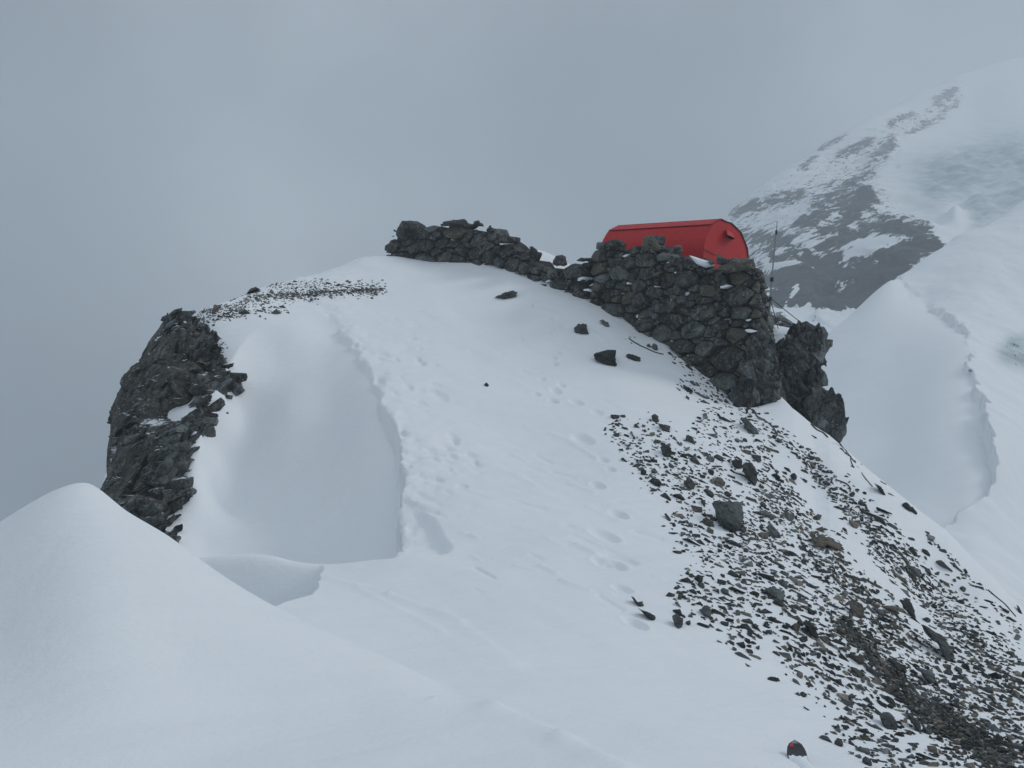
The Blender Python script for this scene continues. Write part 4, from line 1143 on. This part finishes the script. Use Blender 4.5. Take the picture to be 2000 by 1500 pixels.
# ------------------------------------------------------------------ ski tips at the bottom edge
def ski(name, label, u0, v0, width, matt, red, lift=.05, ang=0):
    y0 = hit(u0, v0+10) or 5.4
    p0 = P(u0, v0, y0)
    d = Vector((-.17, -.98, 0)).normalized()       # from the tip back towards the tail, down the slope towards the camera side
    g0 = Vector((p0.x, p0.y, ground(p0.x, p0.y)))
    root = empty(name, tuple(g0)); tag(root, label, 'ski')
    side = Vector((-d.y, d.x, 0))
    secs_t, prof = [], []
    Lk = .75
    for i, t in enumerate(np.linspace(0, 1, 26)):
        w = width*(1-(1-min(1, t/.16))**2.2)**.5 if t < .16 else width*(1-.12*(t-.16))
        w = max(w, .004)
        c = g0+d*(t*Lk)
        z = ground(c.x, c.y)+lift*max(0, 1-t/.30)**1.5+.006-.012*min(1, t*2)
        c.z = z; secs_t.append((c, w))
    th = .011
    def ring(c, w, a, b): return [c-side*w/2+Vector((0, 0, a)), c+side*w/2+Vector((0, 0, a)), c+side*w/2+Vector((0, 0, b)), c-side*w/2+Vector((0, 0, b))]
    loft('ski_base', [ring(c, w, -th, 0) for c, w in secs_t], M['skibase'], root, closed=True, caps=True)
    loft('topsheet', [ring(c, w*.94, .0005, .004) for c, w in secs_t], matt, root, closed=True, caps=True)
    if red:
        loft('red_mark', [ring(c-side*w*.26, w*.26, .0045, .0062) for c, w in secs_t[1:3]], M['skired'], root, closed=True, caps=True)
        loft('pale_stripe', [ring(c-side*w*.05, w*.5, .0045, .0062) for c, w in secs_t[0:2]], M['steel'], root, closed=True, caps=True)
    # snow lying on the ski behind its tip
    Vs = []; cols = 9; st = secs_t[5:]
    for i, (c, w) in enumerate(st):
        e = min(1, i/3)
        for k in range(cols):
            s_ = k/(cols-1)*2-1
            hgt = (.004+.020*(1-s_*s_)*e)*(1+.3*math.sin(i*1.7+k))
            Vs.append(tuple(c+side*(w*.47*s_)+Vector((0, 0, hgt+.003))+d*(.012*math.sin(k*2.3) if i == 0 else 0)))
    Fs = [(i*cols+k, i*cols+k+1, (i+1)*cols+k+1, (i+1)*cols+k) for i in range(len(st)-1) for k in range(cols-1)]
    sn = mesh_np('snow_cover', Vs, Fs, M['loose_snow'], root, smooth=True)
    return root
ski('ski', 'black ski tip with a red mark sticking out of the snow at the bottom edge', 1552, 1463, .105, M['skitop'], True, lift=.07)


# ------------------------------------------------------------------ big far snow slope on the right
Tp = [(1500, 760, 105), (1600, 690, 107), (1740, 548, 104), (1800, 511, 112), (1860, 470, 118), (1930, 440, 124), (2000, 395, 130), (2150, 340, 136), (2400, 250, 140), (1800, 585, 100), (1870, 627, 86), (1900, 720, 70), (1920, 780, 64), (1945, 850, 57), (1953, 890, 55), (1930, 940, 52.5), (1840, 1032, 48.5),
 (2000, 600, 97), (2000, 800, 67), (2000, 1000, 53), (2000, 1190, 44), (1900, 1090, 46), (2200, 1400, 40), (2200, 900, 64), (2200, 600, 102), (1900, 1400, 34), (1600, 1400, 36), (2300, 1700, 34), (2400, 1200, 48),
 (1740, 640, 122), (1800, 620, 135), (1860, 560, 145), (2000, 480, 160), (2150, 440, 170), (2400, 380, 175), (2000, 700, 195), (1600, 760, 125), (1600, 900, 170), (2400, 600, 200)]
Fc_ = [(1560, 690, 99), (1600, 654, 100), (1660, 614, 102), (1740, 549, 103.5), (1620, 750, 84), (1620, 850, 70), (1740, 700, 83), (1740, 850, 66), (1700, 950, 59.5), (1850, 1000, 51.3), (1930, 930, 54.5), (1905, 850, 60.5), (1890, 680, 76), (1800, 604, 96), (1770, 580, 100), (1870, 650, 84), (1920, 790, 65.5), (1840, 1040, 49.3), (1700, 1040, 51), (1600, 1200, 42), (1500, 1000, 62),
 (1560, 760, 122), (1660, 690, 125), (1740, 640, 130), (1800, 680, 140), (1900, 1300, 38), (1500, 900, 130), (1600, 860, 170), (2000, 700, 84), (2000, 1000, 56), (2000, 900, 150)]
TT, TC = TPS(Tp, 260, 3.2), TPS(Fc_, 260, 3.2)
eyk = np.array([47, 48.8, 52.5, 55, 57, 64, 70, 86, 100]); euk = np.array([1835, 1842, 1930, 1953, 1945, 1917, 1900, 1880, 1800])
u2 = np.concatenate([np.arange(1380, 2060, 4.0), np.arange(2075, 2500, 25)]); y2 = np.exp(np.concatenate([np.linspace(math.log(32), math.log(130), 460)[:-1], np.linspace(math.log(130), math.log(200), 60)]))
U2, Y2 = np.meshgrid(u2, y2); X2 = (U2-CX)/FL*Y2
Za, Zb = TT(U2, Y2), TC(U2, Y2)
j2 = fbm(X2*.45, Y2*.45, X2*0, 4, 51)*13+fbm(X2*1.4, Y2*1.4, X2*0, 2, 53)*5
ue2 = np.interp(Y2, eyk, euk)+j2
mm = sst((ue2-U2)/7+.5)
yt = np.interp(U2, [1500, 1600, 1660, 1740, 1770, 1800, 1840, 1880, 1900], [145, 138, 128, 110, 103, 100.5, 94, 86, 82])+fbm(X2*.5, Y2*0, X2*0, 3, 55)*1.2
mt_ = sst((yt-Y2)/.8+.5)*sst((Y2-47)/2.0)
mm = mm*mt_
lump = fbm(X2*.22, Y2*.22, X2*0, 4, 61)*.28+np.abs(fbm(X2*.12+Y2*.05, Y2*.5, X2*0, 3, 66))*.10
Zc_ = Za*(1-mm)+np.minimum(Zb, Za)*mm+lump*(1-mm*.8)
# broken cornice wall below the rim: blocks hanging in the upper corner
corn = np.exp(-((yt-Y2-1.2)/1.6)**2)*(U2 > 1745)*(U2 < 1900)
Zc_ = Zc_+corn*mm*(facets(X2, Y2, Zc_, 1.3, 71)*.35)
V2 = CY-Zc_*FL/Y2
rk = np.exp(-(seg_d(U2, V2, (1968, 690, 2000, 700))/22)**2)*.50+np.exp(-(seg_d(U2, V2, (1975, 668, 2010, 662))/12)**2)*.45
rk = rk+np.exp(-(seg_d(U2, V2, (1893, 722, 1898, 724))/3)**2)*.8
rk = np.where(Y2 > 60, rk, 0)

def mat_mountain(name, sc=1.0, strata=(.35, .3, 1.0), rot=(0, .42, 0), rockc=((.018, .021, .021), (.065, .07, .068)), k=2.3, thr=.42, pale=0.0):
    m, nt, bs = newmat(name)
    v = wcoord(nt)
    c = snow_color(nt, wcoord(nt, (.1, .1, .1)))
    a = N(nt, 'ShaderNodeAttribute', attribute_name='rock').outputs['Fac']
    vs = wcoord(nt, tuple(s*sc for s in strata), rot)
    n = noise(nt, vs, .55, 12, .72, .5)
    n5 = noise(nt, wcoord(nt, tuple(s*sc for s in (.5, .4, 1.6)), (0, .75, 0)), 1.1, 8, .7)
    nn = math_(nt, 'ADD', math_(nt, 'MULTIPLY', n, .68), math_(nt, 'MULTIPLY', n5, .32))
    kk = math_(nt, 'ADD', a, math_(nt, 'MULTIPLY_ADD', nn, k*1.15, -k*1.15/2))
    f = ramp(nt, kk, [(thr, 0.0), (thr+.035, 1.0)])
    n2 = noise(nt, wcoord(nt, (sc, sc, sc)), .5, 8, .7)
    rc = mixc(nt, ramp(nt, n2, [(.35, 0.0), (.65, 1.0)]), *rockc)
    ice = N(nt, 'ShaderNodeAttribute', attribute_name='ice').outputs['Fac']
    ic = mixc(nt, ramp(nt, noise(nt, wcoord(nt, (.5, .5, 1.6), (.5, .2, 0)), .25, 8, .7, .5), [(.4, 0.0), (.62, 1.0)]), (.26, .34, .37), (.55, .64, .68))
    c = mixc(nt, ice, c, ic)
    L(nt, mixc(nt, f, c, rc), bs.inputs['Base Color'])
    bs.inputs['Roughness'].default_value = .85; bs.inputs['Specular IOR Level'].default_value = .2
    b = bump(nt, n2, .5, 1.2/sc); b = bump(nt, f, .35, .8/sc, b)
    b0 = bump(nt, noise(nt, wcoord(nt, (.5, 1.6, 1.6), (0, 0, -.3)), .5, 6, .6), .22, .5/sc)
    mixn = nt.nodes.new('ShaderNodeMix'); mixn.data_type = 'VECTOR'
    L(nt, f, mixn.inputs[0]); L(nt, b0, mixn.inputs[4]); L(nt, b, mixn.inputs[5]); L(nt, mixn.outputs[1], bs.inputs['Normal'])
    return m
M['far_snow'] = mat_mountain('far_snow_slope', 3.0)
M['mountain'] = mat_mountain('mountain_rock_and_snow', 1.0)
grid_mesh('glacier_slope', X2, Y2, Zc_+CZ, M['far_snow'], {'rock': rk*.62, 'ice': np.clip(rk*1.7, 0, 1)})
# rock spur behind the crag, at the foot of the far slope
sp_ = pillow('rock_spur', [(1495, 620), (1510, 612), (1545, 626), (1575, 636), (1602, 640), (1612, 652), (1608, 668), (1620, 662), (1616, 680), (1606, 694), (1596, 700), (1560, 690), (1500, 670)], lambda u, v: 46.0, 3.0, M['crag'], amp=.7, fsc=2.2, n=120, rings=24, fine=.05)
tag(sp_, 'dark low rock spur with snow in its cracks behind the tall crag', 'rock outcrop')

# ------------------------------------------------------------------ the mountain in the cloud
Mp = [(1300, 560, 330), (1415, 432, 330), (1440, 402, 345), (1500, 352, 375), (1560, 318, 400), (1620, 277, 430), (1700, 232, 470), (1780, 192, 510), (1860, 160, 550), (1930, 142, 580), (2000, 130, 610), (2200, 120, 640), (2500, 130, 660),
 (1420, 520, 250), (1450, 560, 210), (1480, 640, 165), (1400, 700, 165), (1300, 750, 165), (1550, 640, 160), (1620, 640, 158), (1700, 640, 155), (1550, 560, 185), (1650, 560, 180), (1750, 540, 178), (1830, 500, 180), (1900, 560, 160), (2000, 560, 165), (2200, 560, 170),
 (1550, 460, 230), (1650, 460, 215), (1760, 440, 205), (1500, 420, 290), (1600, 380, 285), (1700, 380, 262), (1650, 320, 360), (1750, 300, 360), (1850, 300, 365), (1830, 430, 230), (1860, 420, 235), (1950, 430, 235), (2000, 400, 250), (1850, 370, 290), (1950, 330, 330), (2000, 300, 360), (1800, 240, 440), (1900, 220, 470), (2100, 250, 470), (2200, 400, 270), (2450, 400, 300), (2400, 250, 480),
 (1300, 800, 500), (1415, 520, 420), (1500, 470, 470), (1620, 420, 530), (1780, 340, 600), (2000, 280, 700), (2400, 300, 730), (1500, 800, 120), (1800, 800, 120), (2200, 800, 120)]
Mp = [(u, v, y if y < 200 else 200+(y-200)*1.5) for u, v, y in Mp]
TM = TPS(Mp, 260, 2.2)
u3 = np.concatenate([np.arange(1250, 1400, 12), np.arange(1400, 2050, 2.6), np.arange(2060, 2500, 16)])
y3 = np.exp(np.concatenate([np.linspace(math.log(125), math.log(860), 480), np.linspace(math.log(870), math.log(960), 14)]))
U3, Y3 = np.meshgrid(u3, y3); X3 = (U3-CX)/FL*Y3; Z3 = TM(U3, Y3)
V3 = CY-Z3*FL/Y3
def strokes_field(lst, U_, V_):
    r = np.zeros_like(U_)
    for s in lst: r = np.maximum(r, s[5]*np.exp(-(seg_d(U_, V_, s)/s[4])**2))
    return r
rock = strokes_field([
 (1520, 600, 1620, 560, 34, 1.0), (1600, 590, 1700, 560, 36, 1.0), (1690, 560, 1800, 480, 34, .95), (1500, 540, 1600, 530, 30, .85), (1510, 500, 1640, 480, 10, .55),
 (1620, 520, 1760, 500, 24, .8), (1700, 430, 1800, 450, 26, 1.0), (1800, 450, 1830, 475, 14, .8), (1640, 460, 1700, 440, 16, .9), (1660, 400, 1690, 385, 20, .85), (1640, 430, 1610, 440, 14, .7),
 (1600, 400, 1660, 370, 18, .6), (1660, 360, 1740, 290, 16, .66), (1560, 440, 1620, 400, 12, .52), (1500, 400, 1560, 380, 14, .48), (1430, 420, 1480, 400, 12, .55), (1450, 460, 1540, 470, 14, .45),
 (1560, 500, 1640, 490, 8, .72), (1600, 290, 1650, 262, 6, .72), (1740, 240, 1780, 215, 7, .6), (1830, 195, 1868, 180, 9, .42), (1800, 240, 1840, 225, 8, .40), (1770, 262, 1800, 245, 5, .6), (1600, 470, 1690, 455, 8, .75),
 (1470, 560, 1500, 620, 24, .95), (1560, 330, 1600, 310, 6, .5), (1640, 310, 1700, 280, 10, .46), (1700, 330, 1750, 320, 6, .4), (1840, 215, 1870, 200, 8, .3), (1940, 300, 2000, 280, 8, .35)], U3, V3)
# snow ledges and the fan at the foot
rock = rock-strokes_field([(1512, 604, 1580, 612, 12, .8), (1530, 600, 1556, 560, 6, .7), (1500, 512, 1560, 506, 6, .7), (1640, 500, 1700, 512, 5, .35), (1690, 400, 1720, 420, 10, .3), (1600, 600, 1700, 628, 6, .25), (1640, 545, 1660, 620, 3, .25), (1780, 490, 1700, 560, 3, .3)], U3, V3)
rock = rock*np.where(V3 > 470, .80, .62)+strokes_field([(1500, 500, 1760, 560, 70, .26), (1440, 430, 1640, 340, 50, .33), (1480, 480, 1700, 400, 60, .36), (1600, 340, 1860, 190, 32, .31), (1500, 560, 1800, 520, 60, .12)], U3, V3)
rock = np.where(Y3 > 870, 0, rock)
ice = strokes_field([(1830, 360, 1980, 310, 55, .95), (1900, 420, 2000, 400, 40, .9), (2000, 330, 2200, 300, 70, .9)], U3, V3)
ice = ice*(1-strokes_field([(1865, 412, 1880, 440, 22, 1.0), (1840, 440, 1900, 470, 16, 1.0)], U3, V3))
Z3 = Z3+fbm(X3*.02, Y3*.02, X3*0, 5, 81)*3.2*np.clip((Y3-140)/120, .35, 1)*np.clip(rock+.25, .2, 1)
Z3 = Z3+np.clip(rock*1.6, 0, 1)*(facets(X3, Y3*.4, Z3*1.5, 13, 83)*2.4+fbm(X3*.15, Y3*.08, Z3*.15, 4, 85)*1.0)
Z3 = Z3+ice*(np.abs(fbm(X3*.035, Y3*.02, Z3*.07, 4, 87))*6.0+fbm(X3*.14, Y3*.06, Z3*.2, 3, 89)*1.3)
Z3 = Z3+np.exp(-(((U3-1868)/20)**2+((Y3-242)/12)**2))*4
grid_mesh('mountain', X3, Y3, Z3+CZ, M['mountain'], {'rock': rock, 'ice': np.clip(ice, 0, 1)})

# ------------------------------------------------------------------ valley floor far below, reaching under everything
xx = np.linspace(-1500, 1500, 120); yy = np.linspace(-60, 1030, 80)
XX, YY = np.meshgrid(xx, yy); ZZ = -190+fbm(XX*.004, YY*.004, XX*0, 4, 91)*18
grid_mesh('valley_floor', XX, YY, ZZ, M['mountain'], {'rock': .35+.25*fbm(XX*.006, YY*.006, XX*0, 3, 95), 'ice': XX*0})

# ------------------------------------------------------------------ cloud air
bpy.ops.mesh.primitive_cube_add(size=1)
hz = bpy.context.object; hz.name = 'haze'; hz.data.name = 'haze'
zlo, zhi = -225.0, float((Z3+CZ).max())+6
hz.dimensions = (3100, 1130, zhi-zlo); hz.location = (0, 485, (zhi+zlo)/2)
hz['kind'] = 'stuff'; hz['label'] = 'thin grey cloud hanging round the whole ridge'
mh = bpy.data.materials.new('cloud_haze'); mh.use_nodes = True; nt = mh.node_tree; nt.nodes.clear()
out = nt.nodes.new('ShaderNodeOutputMaterial'); pv = nt.nodes.new('ShaderNodeVolumePrincipled')
pv.inputs['Color'].default_value = (.775, .84, .905, 1); pv.inputs['Density'].default_value = .0018; pv.inputs['Anisotropy'].default_value = .0
L(nt, pv.outputs[0], out.inputs['Volume']); hz.data.materials.append(mh)

# ------------------------------------------------------------------ sky
W = bpy.data.worlds.new('World'); S.world = W; W.use_nodes = True; nt = W.node_tree
bg = nt.nodes['Background']
skyt = nt.nodes.new('ShaderNodeTexSky'); skyt.sky_type = 'NISHITA'; skyt.sun_disc = False
SUN_EL, SUN_AZ = math.radians(34), math.radians(78)      # azimuth clockwise from +Y
skyt.sun_elevation = SUN_EL; skyt.sun_rotation = SUN_AZ
tc = nt.nodes.new('ShaderNodeTexCoord')
sep = nt.nodes.new('ShaderNodeSeparateXYZ'); L(nt, tc.outputs['Generated'], sep.inputs[0])
cl = noise(nt, tc.outputs['Generated'], 3.2, 4, .5)
base = ramp(nt, sep.outputs[2], [(0.0, (4.85, 5.35, 5.8)), (.14, (4.95, 5.5, 5.95)), (.32, (4.1, 4.6, 5.05)), (.5, (5.0, 5.62, 6.2)), (1.0, (7.0, 7.85, 8.55))])
def blob(d, r0, r1, a):          # a brighter or darker bank of cloud around one direction of the sky
    vd = nt.nodes.new('ShaderNodeVectorMath'); vd.operation = 'DISTANCE'
    L(nt, tc.outputs['Generated'], vd.inputs[0]); vd.inputs[1].default_value = Vector(d).normalized()
    mr = nt.nodes.new('ShaderNodeMapRange'); mr.interpolation_type = 'SMOOTHERSTEP'
    L(nt, vd.outputs['Value'], mr.inputs[0]); mr.inputs[1].default_value = r0; mr.inputs[2].default_value = r1
    mr.inputs[3].default_value = a; mr.inputs[4].default_value = 1.0
    return mr.outputs[0]
k = ramp(nt, cl, [(.36, .72), (.64, 1.25)])
for args in (((-.20, 1, .17), .02, .46, 1.5), ((.10, 1, .26), .0, .24, .45), ((.45, 1, .30), .0, .35, 1.25), ((-.62, 1, .30), .0, .40, .35), ((-.50, 1, -.06), .0, .34, .30), ((.02, 1, .44), .0, .25, .75)):
    k = math_(nt, 'MULTIPLY', k, blob(*args))
cloud = mixc(nt, 1.0, base, k, 'MULTIPLY')
L(nt, mixc(nt, .08, cloud, skyt.outputs[0]), bg.inputs['Color'])
bg.inputs['Strength'].default_value = .090
sun = bpy.data.lights.new('sun', 'SUN'); sun.energy = 1.75; sun.angle = math.radians(18); sun.color = (1, .97, .93)
so = bpy.data.objects.new('sun', sun); COL.objects.link(so)
dv_ = Vector((math.sin(SUN_AZ)*math.cos(SUN_EL), math.cos(SUN_AZ)*math.cos(SUN_EL), math.sin(SUN_EL)))
so.rotation_euler = dv_.to_track_quat('Z', 'Y').to_euler(); so.location = (30, 20, 60)

# ------------------------------------------------------------------ camera
cam = bpy.data.cameras.new('camera'); co = bpy.data.objects.new('camera', cam); COL.objects.link(co)
cam.sensor_width = 36; cam.lens = 36*FL/2000; cam.clip_end = 6000; cam.clip_start = .05
co.location = (0, 0, CZ); co.rotation_euler = (math.pi/2, 0, 0)
S.camera = co
S.view_settings.view_transform = 'Standard'; S.view_settings.look = 'None'; S.view_settings.gamma = 1; S.view_settings.exposure = 0.0
S.render.engine = 'CYCLES'
S.cycles.use_denoising = True
S.cycles.volume_bounces = 2
S.cycles.max_bounces = 6
